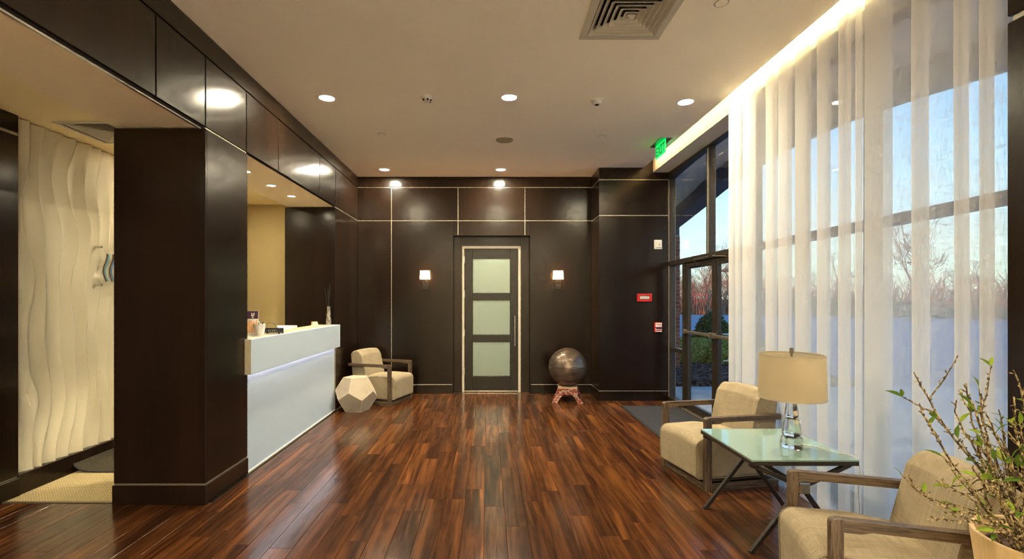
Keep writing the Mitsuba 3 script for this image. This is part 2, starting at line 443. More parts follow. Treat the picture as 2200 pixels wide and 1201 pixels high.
for m in (box(-2.21, 1.745, YB + .004, YB + .02, ZT - h, ZT + h), box(-2.21, 1.745, YB + .004, YB + .02, ZS - h, ZS + h),
          box(-1.634 - h, -1.634 + h, YB + .003, YB + .02, ZB, ZT), box(-.51 - h, -.51 + h, YB + .003, YB + .02, 2.668, ZT), box(.619 - h, .619 + h, YB + .003, YB + .02, 2.668, ZT),
          box(-2.21, -.59, YB + .002, YB + .02, ZB, zb), box(.704, 1.745, YB + .002, YB + .02, ZB, zb)):
    add('metal_strip', m, 'aluminium', parent=wb)
# recess lining
yd = 8.33
panel(wb, rbox(-.59, -.448, yd, yd + .03, 0, 2.668, .002), 'recess_panel'); panel(wb, rbox(.5556, .704, yd, yd + .03, 0, 2.668, .002), 'recess_panel')
panel(wb, rbox(-.448, .5556, yd, yd + .03, 2.504, 2.668, .002), 'recess_panel')
panel(wb, rbox(-.61, -.59, YB, yd + .03, 0, 2.668, .002), 'recess_panel'); panel(wb, rbox(.704, .72, YB, yd + .03, 0, 2.668, .002), 'recess_panel')
panel(wb, rbox(-.61, .72, YB + .001, yd + .03, 2.668, 2.68, .002), 'recess_panel')
bb = structthing('baseboard_back')
panel(bb, rbox(-2.21, -.592, YB - .006, YB + .02, 0, ZB, .003), 'board'); panel(bb, rbox(.706, 1.745, YB - .006, YB + .02, 0, ZB, .003), 'board')

# right-hand pier with the alarms
def faced(key, label, x0, x1, y0, y1, ztop, faces):
    c = struct(key, box(x0 + .02, x1, y0 + .02, y1, 0, ztop), 'dark_gap', label)
    rows = ((zb, 2.91 - h), (2.91 + h, 3.47 - h), (3.47 + h, ztop))
    for f in faces:
        for a, b in rows:
            m = rbox(x0, x1, y0, y0 + .02, a, b, .002) if f == 'front' else rbox(x0, x0 + .02, y0 + .021, y1, a, b, .002)
            panel(c, m)
        for a, b in ((ZB, zb), (2.91 - h, 2.91 + h), (3.47 - h, 3.47 + h)):
            m = box(x0 + .003, x1 - .005, y0 + .004, y0 + .02, a, b) if f == 'front' else box(x0 + .004, x0 + .02, y0 + .004, y1, a, b)
            add('metal_strip', m, 'aluminium', parent=c)
        m = rbox(x0 - .004, x1, y0 - .006, y0 + .02, 0, ZB, .003) if f == 'front' else rbox(x0 - .006, x0 + .02, y0 + .021, y1, 0, ZB, .003)
        panel(c, m, 'baseboard')
    return c
faced('wall_pier', 'dark wood panelled pier beside the glass entrance doors', 1.74, 2.84, 7.64, 8.4, 4.0, ('front', 'left'))
wr = struct('wall_right', box(2.50, 2.95, 1.25, 2.30, 0, 4.0), 'dark_gap', 'dark wood panelled wall at the near end of the curtain')
for a, b in ((zb, 2.92 - .016), (2.92 + .016, 3.65)):
    panel(wr, rbox(2.48, 2.50, 1.23, 2.325, a, b, .003)); panel(wr, rbox(2.50, 2.95, 1.23, 1.25, a, b, .003))
    panel(wr, rbox(2.50, 2.95, 2.30, 2.325, a, b, .003))
add('metal_strip', box(2.494, 2.51, 1.24, 2.312, 2.92 - .014, 2.92 + .014), 'aluminium', parent=wr)
panel(wr, rbox(2.474, 2.50, 1.23, 2.33, 0, ZB, .003), 'baseboard')

# corridor behind the counter
wl = struct('wall_left', box(-4.05, -3.86, YR, 8.40, 0, 3.2), 'wave_plaster', 'white corridor wall of carved vertical waves with its dark wood end panel')
def wave_mesh():
    yv = np.concatenate([np.arange(3.94, 6.2, .0075), np.arange(6.2, 7.66, .03)])
    zv = np.arange(.16, 3.0761, .024)
    Y, Z = np.meshgrid(yv, zv, indexing='ij')
    P = np.stack([Y * 1.7, Z * .9, Y * 0], -1)
    phi_ = 7 * meshkit.noise(np.stack([Y * 3.1, Z * .45, Y * 0], -1), 4)
    warp = .034 * np.sin(Z * 4.6 + phi_) + .018 * np.sin(Z * 8.3 - phi_ * 1.7 + 1.3) + .05 * (meshkit.noise(P, 9) - .5)
    ph = (Y + warp) / .145
    fr = ph - np.floor(ph)
    prof = np.where(fr < .86, (fr / .86) ** 1.6, ((1 - fr) / .14))
    amp = .046 * (.6 + .8 * meshkit.noise(np.stack([Y * 5, Z * 1.6, Y * 0 + 3], -1), 8))
    X = -3.868 + prof * amp + .010
    n, m = Y.shape
    i, j = np.meshgrid(np.arange(n - 1), np.arange(m - 1), indexing='ij')
    A = i * m + j
    F = np.stack([A, A + m, A + m + 1, A + 1], -1).reshape(-1, 4)[:, ::-1]
    return np.stack([X, Y, Z], -1).reshape(-1, 3), F
add('carved_relief', wave_mesh(), 'wave_plaster', True, parent=wl)
panel(wl, rbox(-3.84, -3.80, YR, 3.935, .16, ZS - .012, .003)); panel(wl, rbox(-3.84, -3.80, YR, 3.935, ZS + .012, 3.074, .003))
add('metal_strip', box(-3.84, -3.81, YR, 3.93, ZS - .012, ZS + .012), 'aluminium', parent=wl)
add('metal_strip', box(-3.84, -3.806, YR, 3.93, ZB, .16), 'aluminium', parent=wl)
bl = structthing('baseboard_left')
panel(bl, rbox(-3.86, -3.795, 3.93, 8.0, 0, .17, .004), 'board'); panel(bl, rbox(-3.86, -3.785, YR, 3.935, 0, ZB, .004), 'board')
struct('floor_corridor', box(-3.83, -2.2, 3.80, 8.3, -.05, 0.002), 'woven_mat', 'tan woven grid floor of the corridor behind the column')
struct('trim_floor', rbox(-3.80, -2.90, 3.785, 3.812, -.01, .006, .002), 'bronze_pale', 'metal threshold strip between planks and woven floor')
struct('wall_reception', box(-3.86, -2.94, 7.62, 7.72, 0, 3.08), 'yellow_paint', 'warm yellow wall behind the reception counter')
struct('wall_rear', box(-4.0, 2.95, YR - .1, YR, 0, 4.0), 'rear_wall_paint', 'beige wall behind the camera')
# the building's shell (keeps the low sun off the lobby and its forecourt)
struct('wall_exterior', cat([box(-5.0, -4.7, -45, 38, 0, 4.7), box(-4.7, 2.9, -4.6, -4.3, 0, 4.3), box(-4.7, 2.9, 8.5, 8.8, 0, 4.3), box(2.6, 2.9, 8.8, 45, 0, 4.6), box(2.6, 2.9, -45, -4.6, 0, 4.6)]), 'mortar', 'outer walls of the building')
struct('roof', box(-5.0, 2.95, -6, 12, 4.30, 4.5), 'mortar', 'flat roof over the lobby')

# curtain pocket, bulkhead over the storefront
struct('wall_header', box(2.585, 2.84, 2.3, 7.66, 3.585, 4.02), 'header_paint', 'pale bulkhead above the glass storefront')
struct('wall_facade', cat([box(2.84, 2.96, 2.2, 8.4, 3.58, 4.3), box(2.86, 2.96, 1.20, 2.36, 0, 4.3), box(2.84, 2.96, YR, 1.2, 3.58, 4.3), box(2.84, 2.96, -4.1, -3.9, 0, 4.3), box(2.84, 2.96, 7.68, 8.6, 0, 4.3)]), 'mortar', 'outer face of the storefront wall')
cv = thing('cove_light', 'warm hidden light strip in the ceiling pocket above the sheer curtain', 'cove light')
for ya, yb, k_ in ((2.36, 5.08, 1.0), (5.10, 7.5, .22)):
    ck = add('strip', box(2.449, 2.464, ya, yb, 3.715, 3.735), 'white_plastic', parent=cv)
    scene[ck]['emitter'] = emit(L_COVE * k_, (1.0, .70, .36))
add('holder', box(2.4401, 2.449, 2.36, 7.4, 3.705, 3.745), 'white_plastic', parent=cv)

# ------------------------------------------------------------------ storefront: window_1 (frame, transoms, panes) and two entrance doors
XW = 2.88
win = structthing('window_1', 'dark bronze glass storefront with arched head beside the entrance')
zt0, zt1 = 2.115, 2.185
def zhead(y): return 3.568 - .029 * max(0.0, abs(y - 5.0) - .8) ** 2
yy = np.linspace(2.34, 7.68, 60)
head = sg.Polygon([(y, zhead(y)) for y in yy] + [(7.68, 3.66), (2.34, 3.66)])
add('head_frame', extrude(head, .09, 'x', 2.835), 'bronze_frame', parent=win)
def vert(y0, y1, z0, z1, base='mullion'):
    add(base, rbox(2.835, 2.925, y0, y1, z0, z1, .003), 'bronze_frame', parent=win)
vert(7.60, 7.66, 0, 3.52, 'jamb'); vert(2.34, 2.40, 0, 3.52, 'jamb')
MUL = [(6.25, 6.33), (5.18, 5.26), (4.42, 4.50), (3.60, 3.68)]
for a, b in MUL: vert(a, b, zt1, 3.6)
for a, b in ((7.04, 7.11), (5.18, 5.26), (4.42, 4.50), (3.60, 3.68)): vert(a, b, 0, zt0)
add('light_stop', rbox(2.826, 2.836, 7.615, 7.645, .02, 3.46, .002), 'aluminium', parent=win)
add('light_stop', rbox(2.826, 2.836, 6.262, 6.285, zt1, 3.54, .002), 'aluminium', parent=win)
add('transom', rbox(2.825, 2.935, 2.36, 7.64, zt0, zt1, .003), 'bronze_frame', parent=win)
add('sidelight_rail', rbox(2.835, 2.925, 7.10, 7.62, .79, .85, .003), 'bronze_frame', parent=win)
add('sill', rbox(2.825, 2.935, 7.08, 7.64, 0, .07, .003), 'bronze_frame', parent=win)
add('sill', rbox(2.825, 2.935, 2.36, 5.22, 0, .10, .003), 'bronze_frame', parent=win)
cols = [7.62, 6.29, 5.22, 4.46, 3.64, 2.37]
for b, a in zip(cols[:-1], cols[1:]):
    ya = np.linspace(a, b, 12)
    poly = [(XW, y, zhead(y) + .02) for y in ya[::-1]] + [(XW, a, zt1 - .01), (XW, b, zt1 - .01)]
    v = np.array(poly); f = np.array([[0, i, i + 1] for i in range(1, len(v) - 1)])
    add('pane', trimesh.Trimesh(v, f, process=False), 'pane_glass', parent=win)
add('pane', quad((XW, 7.1, .06), (XW, 7.62, .06), (XW, 7.62, .80), (XW, 7.1, .80)), 'pane_glass', parent=win)
add('pane', quad((XW, 7.1, .84), (XW, 7.62, .84), (XW, 7.62, zt0 + .01), (XW, 7.1, zt0 + .01)), 'pane_glass', parent=win)
for a, b in ((4.46, 5.22), (3.64, 4.46), (2.37, 3.64)):
    add('pane', quad((XW, a, .09), (XW, b, .09), (XW, b, zt0 + .01), (XW, a, zt0 + .01)), 'pane_glass', parent=win)
struct('trim_threshold', rbox(2.80, 2.96, 5.2, 7.1, 0.0, .012, .003), 'bronze_pale', 'brass coloured threshold under the glass entrance doors')

def glass_door(key, y0, y1, hinge_hi, label):
    d = structthing(key, label)
    s = .075
    add('stile', rbox(2.855, 2.905, y0, y0 + s, .015, zt0 - .005, .003), 'bronze_frame', parent=d)
    add('stile', rbox(2.855, 2.905, y1 - s, y1, .015, zt0 - .005, .003), 'bronze_frame', parent=d)
    add('rail', rbox(2.855, 2.905, y0 + s, y1 - s, .015, .115, .003), 'bronze_frame', parent=d)
    add('rail', rbox(2.855, 2.905, y0 + s, y1 - s, zt0 - .085, zt0 - .005, .003), 'bronze_frame', parent=d)
    add('pane', quad((XW, y0 + s - .01, .10), (XW, y1 - s + .01, .10), (XW, y1 - s + .01, zt0 - .07), (XW, y0 + s - .01, zt0 - .07)), 'pane_glass', parent=d)
    pb = add('push_bar', cat([rbox(2.80, 2.83, y0 + .03, y1 - .03, 1.11, 1.15, .005), rbox(2.80, 2.856, y0 + .02, y0 + .06, 1.095, 1.165, .006), rbox(2.80, 2.856, y1 - .06, y1 - .02, 1.095, 1.165, .006)]), 'bronze_pale', parent=d)
    yh = y0 + .11 if hinge_hi else y1 - .11
    pts = [(2.905, yh, 1.16), (2.96, yh, 1.16), (2.975, yh, 1.14), (2.975, yh, .85), (2.96, yh, .83), (2.905, yh, .83)]
    add('pull_handle', tubes([(pts, .011)], 10), 'steel', True, parent=d)
    yc = y1 - .2 if hinge_hi else y0 + .2
    s2 = -1 if hinge_hi else 1
    cl = add('door_closer', rbox(2.80, 2.855, min(yc, yc + s2 * .30), max(yc, yc + s2 * .30), zt0 - .075, zt0 - .025, .004), 'bronze_frame', parent=d)
    add('arm', cat([bar((2.81, yc + s2 * .22, zt0 - .02), (2.72, yc + s2 * .42, zt0 + .0), .02, .008), bar((2.72, yc + s2 * .42, zt0 + .004), (2.825, yc + s2 * .62, zt0 + .03), .018, .007)]), 'bronze_pale', parent=cl)
    return d
glass_door('door_2', 6.14, 7.035, True, 'glass entrance door next to the panelled pier')
glass_door('door_3', 5.265, 6.13, False, 'glass entrance door partly behind the sheer curtain')

# storefront bay added out of view behind the camera to admit daylight
w2 = structthing('added_window_2', 'unseen glass storefront bay added behind the camera to admit daylight')
for y in (-3.9, -2.6, -1.35, -.1, 1.13):
    add('mullion', rbox(2.835, 2.925, y, y + .07, 0, 3.6, .003), 'bronze_frame', parent=w2)
for z in (0, 2.115, 3.54):
    add('transom', rbox(2.83, 2.93, -3.9, 1.2, z, z + .07, .003), 'bronze_frame', parent=w2)
add('pane', quad((XW, -3.9, .03), (XW, 1.2, .03), (XW, 1.2, 3.6), (XW, -3.9, 3.6)), 'pane_glass', parent=w2)

# ------------------------------------------------------------------ interior door
d1 = structthing('door_1', 'dark wood interior door with three frosted glass lights in a pale metal frame')
yf = yd - .01
add('frame', rbox(-.448, -.409, yf, yd + .03, 0, 2.504, .003), 'cream_metal', parent=d1)
add('frame', rbox(.5126, .5556, yf, yd + .03, 0, 2.504, .003), 'cream_metal', parent=d1)
add('frame', rbox(-.409, .5126, yf, yd + .03, 2.458, 2.504, .003), 'cream_metal', parent=d1)
yl = yd + .008
for m in (rbox(-.405, -.2686, yl, yl + .03, .03, 2.455, .003), rbox(.3762, .509, yl, yl + .03, .03, 2.455, .003)):
    add('stile', m, 'door_wood', parent=d1)
for a, b in ((.03, .274), (.862, .984), (1.579, 1.697), (2.293, 2.455)):
    add('rail', rbox(-.2686, .3762, yl, yl + .03, a, b, .003), 'door_wood', parent=d1)
for a, b in ((.274, .862), (.984, 1.579), (1.697, 2.293)):
    add('pane', rbox(-.275, .382, yl + .012, yl + .022, a - .006, b + .006, .001), 'frosted_glass', parent=d1)
    for m in (box(-.2686, -.262, yl + .004, yl + .012, a, b), box(.3696, .3762, yl + .004, yl + .012, a, b), box(-.262, .3696, yl + .004, yl + .012, a, a + .0065), box(-.262, .3696, yl + .004, yl + .012, b - .0065, b)):
        add('glazing_bead', m, 'black_plastic', parent=d1)
add('pull_handle', cat([tubes([([(.4536, yl - .05, .80), (.4536, yl - .05, 1.31)], .011)], 12), tubes([([(.4536, yl - .05, .90), (.4536, yl, .90)], .008)], 8), tubes([([(.4536, yl - .05, 1.21), (.4536, yl, 1.21)], .008)], 8)]), 'steel', 40, parent=d1)
for z in (.36, 1.02, 1.68, 2.27):
    hg = add('hinge', cat([lathe([(0, z - .06), (.010, z - .06), (.010, z + .06), (0, z + .06)], 12, (-.407, yl - .012, 0)), rbox(-.43, -.409, yl - .022, yl - .012, z - .055, z + .055, .001)]), 'steel', parent=d1)
add('door_sweep', rbox(-.405, .509, yl - .006, yl + .02, .006, .03, .002), 'aluminium', parent=d1)

# ------------------------------------------------------------------ ceiling fittings
def downlight(x, y, label, z=H, r=.075, L=L_DOWN, group='recessed lobby downlights'):
    t = thing('downlight', label, 'ceiling light', group)
    add('trim_ring', ring_disc(x, y, z, r, r + .014, .006), 'cream_metal', 40, parent=t)
    m = lathe([(0, z - .002), (r + .001, z - .002)], 40, (x, y, 0)); m.fix_normals()
    v = m.vertices; f = m.faces
    nz = np.cross(v[f[:, 1]] - v[f[:, 0]], v[f[:, 2]] - v[f[:, 0]])[:, 2].mean()
    if nz > 0: m.invert()
    add('lamp_lens', m, 'white_plastic', parent=t)
    scene[t + '__lamp_lens']['emitter'] = emit(L)
    return t
DL = [(-1.66, 5.0, 'round lit downlight in the lobby ceiling above the white counter end'), (.215, 4.985, 'round lit downlight in the middle of the lobby ceiling, between two smoke sensors'),
      (2.07, 5.10, 'round lit downlight beside the top of the sheer curtain'), (-1.655, 7.75, 'small round lit downlight near the back wall above the armchair corner'),
      (.20, 7.75, 'small round lit downlight near the back wall above the interior door')]
for x, y, l in DL: downlight(x, y, l)
for y in (-1.3, -3.3):  # unseen rows added behind the camera for their bounced light
    for x in (-1.66, .21, 2.05):
        downlight(x, y, 'unseen recessed downlight added behind the camera')
SL = [(-2.54, 6.28, 'third small downlight under the beam, closest to the far pier'), (-2.54, 5.69, 'middle small downlight under the beam above the counter'),
      (-2.53, 5.07, 'small downlight under the beam beside the dark column')]
for x, y, l in SL:
    downlight(x, y, l, ZS + .004, .045, L_SOFFIT, 'small downlights under the counter beam')
for x, y in ((-3.42, 5.15), (-3.42, 6.6), (-3.3, 1.2), (-3.3, -1.0)):
    downlight(x, y, 'recessed corridor downlight grazing the carved wave wall', 3.076, .06, L_SOFFIT * 1.35, 'corridor downlights')

def smoke(x, y, label, kind):
    t = thing('smoke_detector', label, 'smoke detector')
    add('base', lathe([(0, H - .014), (.062, H - .014), (.066, H - .008), (.066, H)], 32, (x, y, 0)), 'white_plastic', 40, parent=t)
    add('head', lathe([(0, H - .048), (.028, H - .047), (.045, H - .036), (.052, H - .022), (.052, H - .013)], 32, (x, y, 0)), 'white_plastic', 40, parent=t)
    if kind:
        for a in (-2.4, -1.3, -.3, .9):
            add('vent_hole', trimesh.creation.icosphere(2, .011).apply_translation((x + .041 * math.cos(a), y + .041 * math.sin(a), H - .036)), 'dark_hole', True, parent=t)
    else:
        add('vent_hole', lathe([(0, H - .052), (.02, H - .051), (.024, H - .044)], 24, (x, y, 0)), 'dark_hole', True, parent=t)
smoke(-.627, 4.98, 'white smoke detector with four dark slots on the ceiling', True)
smoke(1.13, 5.06, 'white sensor dome with one dark centre on the ceiling', False)
for x, y, l in ((-1.335, 6.09, 'flat sprinkler cap on the ceiling over the armchair corner'), (1.443, 6.17, 'flat sprinkler cap on the ceiling near the green exit sign'), (1.63, 3.40, 'flat sprinkler cap at the top of the photograph beside the square diffuser')):
    t = thing('sprinkler_cap', l, 'sprinkler cap')
    add('cap', lathe([(0, H - .007), (.036, H - .007), (.041, H - .004), (.041, H - .002)], 32, (x, y, 0)), 'ceiling_paint', 40, parent=t)
    add('ring', lathe([(.041, H - .0005), (.046, H - .0045), (.050, H - .003), (.050, H)], 32, (x, y, 0)), 'cream_metal', 40, parent=t)
t = thing('ceiling_speaker', 'round tan speaker grille in the middle of the ceiling', 'speaker')
add('grille', lathe([(0, H - .010), (.07, H - .010), (.096, H - .008)], 40, (.211, 6.31, 0)), 'speaker_grille', 40, parent=t)
add('rim', lathe([(.095, H - .004), (.098, H - .012), (.110, H - .010), (.114, H)], 40, (.211, 6.31, 0)), 'speaker_grille', 40, parent=t)

# square diffuser: nested sloping vanes
t = thing('air_diffuser', 'square louvred air diffuser at the top of the photograph', 'air vent')
cx, cy = 1.035, 3.545
def sq_ring(r0, z0, r1, z1, th=.004):
    """square cone ring from half width r0 at z0 to half width r1 at z1"""
    V, F = [], []
    for r, z in ((r0, z0), (r1, z1), (r1 - th, z1 + th * .3), (r0 - th, z0 + th * .3)):
        V += [(cx - r, cy - r, z), (cx + r, cy - r, z), (cx + r, cy + r, z), (cx - r, cy + r, z)]
    for k in range(4):
        for j in range(4):
            a, b = k * 4 + j, k * 4 + (j + 1) % 4
            c, d = ((k + 1) % 4) * 4 + (j + 1) % 4, ((k + 1) % 4) * 4 + j
            F += [[a, b, c], [a, c, d]]
    m = trimesh.Trimesh(np.array(V, float), np.array(F), process=False); m.fix_normals()
    return m
add('frame', cat([box(cx - .315, cx + .315, cy - .315, cy - .262, H - .012, H), box(cx - .315, cx + .315, cy + .262, cy + .315, H - .012, H), box(cx - .315, cx - .262, cy - .262, cy + .262, H - .012, H), box(cx + .262, cx + .315, cy - .262, cy + .262, H - .012, H)]), 'cream_metal', parent=t)
add('duct', box(cx - .262, cx + .262, cy - .262, cy + .262, H + .07, H + .09), 'dark_hole', parent=t)
for r in (.258, .217, .176, .135, .094, .053):
    add('vane', cat([sq_ring(r, H - .012, r - .034, H + .020, .003)] + [box(cx - r, cx + r, cy + q * (r - .003) - .003, cy + q * (r - .003) + .003, H - .0145, H - .0118) for q in (-1, 1)] + [box(cx + q * (r - .003) - .003, cx + q * (r - .003) + .003, cy - r + .006, cy + r - .006, H - .0145, H - .0118) for q in (-1, 1)]), 'cream_metal', parent=t)
add('vane', hull([(cx - .03, cy - .03, H - .014), (cx + .03, cy - .03, H - .014), (cx + .03, cy + .03, H - .014), (cx - .03, cy + .03, H - .014), (cx, cy, H - .03), (cx, cy, H - .004)]), 'cream_metal', parent=t)
# corridor return vent
t = thing('corridor_vent', 'white louvred vent in the yellow corridor ceiling beside the column', 'air vent')
zc = 3.076
vx0, vx1, vy0, vy1 = -3.64, -3.02, 4.055, 4.62
add('frame', cat([box(vx0, vx1, vy0, vy0 + .03, zc - .012, zc), box(vx0, vx1, vy1 - .03, vy1, zc - .012, zc), box(vx0, vx0 + .03, vy0, vy1, zc - .012, zc), box(vx1 - .03, vx1, vy0, vy1, zc - .012, zc)]), 'cream_metal', parent=t)
add('duct', box(vx0 + .03, vx1 - .03, vy0 + .03, vy1 - .03, zc + .065, zc + .083), 'dark_hole', parent=t)
cx, cy = (vx0 + vx1) / 2, (vy0 + vy1) / 2
for r in (.245, .205, .165, .125, .085, .045):
    add('vane', sq_ring(r, zc - .011, r - .030, zc + .018, .003), 'cream_metal', parent=t)

# exit sign
t = thing('exit_sign', 'glowing green edge-lit exit sign hanging from the ceiling near the entrance', 'exit sign')
add('ceiling_plate', rbox(2.20, 2.36, 6.21, 6.62, H - .008, H, .002), 'steel', parent=t)
scene['exit_glow'] = {'type': 'twosided', 'bsdf': {'type': 'principled', 'base_color': rgb((.02, .5, .12)), 'roughness': .2}}
pl = add('light_panel', rbox(2.274, 2.284, 6.25, 6.615, 3.485, H - .006, .002), 'exit_glow', parent=t)
scene[pl]['emitter'] = emit(.42, (.0, .80, .12))
tm = meshkit.text_mesh('EXIT', .115, .003, bold=True)
v = tm.vertices
w = v[:, 0].max() - v[:, 0].min()
tm.vertices = np.stack([2.2735 - v[:, 2], 6.61 - (v[:, 0] - v[:, 0].min()) * (.335 / w) - .015, 3.512 + v[:, 1]], 1); tm.fix_normals()
scene['exit_letter'] = {'type': 'twosided', 'bsdf': {'type': 'principled', 'base_color': rgb((.015, .16, .04)), 'roughness': .4}}
le = add('lettering', tm, 'exit_letter', parent=pl)
scene[le]['emitter'] = emit(.05, (.02, .9, .12))

# ------------------------------------------------------------------ wall fittings
PY = 7.64
t = thing('fire_strobe', 'red framed fire alarm strobe on the dark pier beside the entrance', 'fire alarm')
x, z = 2.446, 1.618
add('housing', cat([rbox(x - .112, x + .112, PY - .045, PY, z + .034, z + .062, .005), rbox(x - .112, x + .112, PY - .045, PY, z - .062, z - .038, .005), rbox(x - .112, x - .080, PY - .045, PY, z - .04, z + .036, .005), rbox(x + .082, x + .112, PY - .045, PY, z - .04, z + .036, .005), box(x - .085, x + .085, PY - .018, PY, z - .04, z + .036)]), 'red_plastic', parent=t)
add('strobe_lens', hull([(x + a, y, z + b) for a in (-.075, .075) for y, b in ((PY - .016, -.034), (PY - .016, .016), (PY - .040, -.02), (PY - .034, .004))]), 'grey_lens', parent=t)
add('reflector', rbox(x - .078, x + .078, PY - .022, PY - .017, z + .014, z + .034, .001), 'cream_metal', parent=t)
t = thing('fire_pull_station', 'red and white fire alarm pull box on the dark pier below the strobe', 'fire alarm')
x, z = 2.66, 1.154
add('body', rbox(x - .058, x + .058, PY - .045, PY, z - .075, z + .075, .006), 'red_plastic', parent=t)
fp = add('front_plate', cat([rbox(x - .05, x + .05, PY - .049, PY - .044, z + .006, z + .070, .002), rbox(x - .05, x + .05, PY - .049, PY - .044, z - .038, z - .012, .002), rbox(x - .05, x + .05, PY - .049, PY - .044, z - .070, z - .055, .002)]), 'white_plastic', parent=t)
def front_text(s, x, y, z, hgt, width, matr, parent, bold=True):
    tm = meshkit.text_mesh(s, hgt, .0015, bold=bold)
    v = tm.vertices
    sc = width / (v[:, 0].max() - v[:, 0].min())
    tm.vertices = np.stack([x - width / 2 + (v[:, 0] - v[:, 0].min()) * sc, y - v[:, 2], z + v[:, 1]], 1); tm.fix_normals()
    return add('lettering', tm, matr, parent=parent)
front_text('FIRE', x, PY - .049, z + .032, .024, .078, 'red_plastic', fp)
add('pull_lever', rbox(x - .046, x + .046, PY - .062, PY - .044, z - .022, z + .0, .004), 'black_plastic', parent=t)
t = thing('wall_keypad', 'white square wall control high on the dark pier', 'wall control')
x, z = 2.664, 2.452
add('plate', rbox(x - .062, x + .062, PY - .012, PY, z - .073, z + .073, .003), 'white_plastic', parent=t)
add('cover', rbox(x - .026, x + .055, PY - .034, PY - .011, z - .05, z + .05, .006), 'white_plastic', parent=t)
add('lens', lathe([(0, .008), (.012, .006), (.016, 0)], 20).apply_transform(trimesh.transformations.rotation_matrix(math.pi / 2, (1, 0, 0))).apply_translation((x + .014, PY - .034, z - .005)), 'grey_lens', True, parent=t)

def sconce(x, label):
    t = thing('wall_sconce', label, 'wall lamp', 'crystal wall sconces beside the door')
    y = YB
    add('back_plate', rbox(x - .062, x + .062, y - .018, y, 1.752, 1.896, .004), 'black_chrome', parent=t)
    add('arm', tubes([([(x, y - .01, 1.885), (x, y - .05, 1.897), (x, y - .09, 1.908)], .008)], 10), 'chrome', True, parent=t)
    ball = trimesh.creation.icosphere(1, .034); ball.vertices *= [1, 1, 1.35]; ball.apply_translation((x, y - .09, 1.850))
    add('crystal_drop', ball, 'crystal', parent=t)
    add('cup', lathe([(0, 1.905), (.03, 1.908), (.034, 1.918), (.0, 1.92)], 24, (x, y - .09, 0)), 'chrome', 40, parent=t)
    # square tapered shade, thin fabric, lit by a bulb
    a, b = .083, .073; da, db = .07, .062
    z0, z1 = 1.925, 2.072
    lo = [(x - a, y - .09 - da, z0), (x + a, y - .09 - da, z0), (x + a, y - .09 + da, z0), (x - a, y - .09 + da, z0)]
    hi = [(x - b, y - .09 - db, z1), (x + b, y - .09 - db, z1), (x + b, y - .09 + db, z1), (x - b, y - .09 + db, z1)]
    v = np.array(lo + hi, float)
    f = [[0, 1, 5], [0, 5, 4], [1, 2, 6], [1, 6, 5], [2, 3, 7], [2, 7, 6], [3, 0, 4], [3, 4, 7]]
    add('lamp_shade', trimesh.Trimesh(v, np.array(f), process=False), 'sconce_shade', parent=t)
    bl = add('bulb', trimesh.creation.icosphere(3, .024).apply_translation((x, y - .09, 1.985)), 'white_plastic', True, parent=t)
    scene[bl]['emitter'] = emit(L_SCONCE * 20, (1.0, .52, .20))
scene['sconce_shade'] = {'type': 'principledthin', 'base_color': rgb((0.92, 0.84, 0.70)), 'roughness': 0.8, 'diff_trans': 1.1, 'spec_trans': 0.0, 'eta': 1.2}
sconce(-1.057, 'lit crystal wall sconce between the long metal strip and the door')
sconce(1.168, 'lit crystal wall sconce above the dark sphere')

# acrylic logo sign on the wave wall
t = thing('logo_sign', 'clear acrylic sign with wavy coloured strips on the carved wall', 'sign')
scene['acrylic'] = {'type': 'thindielectric', 'int_ior': 1.49}
add('acrylic_sheet', quad((-3.775, 4.66, 1.62), (-3.775, 5.9, 1.62), (-3.775, 5.9, 2.16), (-3.775, 4.66, 2.16)), 'acrylic', parent=t)
for y, z in ((4.745, 2.10), (4.745, 1.73), (5.8, 2.10), (5.8, 1.73)):
    st = lathe([(0, 0), (.012, 0), (.012, .065), (0, .065)], 14)
    st.apply_transform(trimesh.transformations.rotation_matrix(math.pi / 2, (0, 1, 0))).apply_translation((-3.835, y, z))
    add('standoff', st, 'steel', 40, parent=t)
mat('logo_brown', (.05, .035, .03), .4); mat('logo_blue', (.05, .16, .42), .4); mat('logo_teal', (.10, .30, .36), .4)
for i, (y, m1, m2) in enumerate(((4.795, 'logo_brown', 'logo_teal'), (4.872, 'logo_brown', 'logo_blue'), (4.95, 'logo_blue', 'logo_brown'), (5.03, 'logo_teal', 'logo_brown'))):
    zz = np.linspace(1.765, 2.04, 24)
    s = .024 * np.sin((zz - 1.765) / .275 * 2 * math.pi * .9 + 2.6)
    for q, (mk, o) in enumerate(((m1, 0), (m2, .024))):
        hw = .012 - .002 * q
        poly = sg.Polygon([(y + o + a + hw * (.6 + .4 * math.sin(i + b * 9)), b) for a, b in zip(s, zz)] + [(y + o + a - hw, b) for a, b in zip(s[::-1], zz[::-1])])
        add('wave_stripe', extrude(poly, .004, 'x', -3.774 ), mk, parent=t)

# ------------------------------------------------------------------ reception counter
t = thing('reception_counter', 'long white reception counter with glowing underside between column and pier', 'counter')
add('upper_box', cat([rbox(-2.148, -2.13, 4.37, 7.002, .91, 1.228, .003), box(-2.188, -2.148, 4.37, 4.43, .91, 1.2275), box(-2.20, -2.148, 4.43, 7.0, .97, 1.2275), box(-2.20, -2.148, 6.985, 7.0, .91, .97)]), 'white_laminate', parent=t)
add('worktop', cat([rbox(-2.46, -2.199, 4.43, 7.0, 1.19, 1.2285, .002)]), 'cream_laminate', parent=t)
add('end_cap', rbox(-2.188, -2.131, 4.366, 4.371, .911, 1.2275, .001), 'cream_laminate', parent=t)
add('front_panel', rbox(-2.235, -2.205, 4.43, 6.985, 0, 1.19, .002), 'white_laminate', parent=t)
add('side_trim', rbox(-2.215, -2.195, 6.96, 7.003, 0, .91, .002), 'aluminium', parent=t)
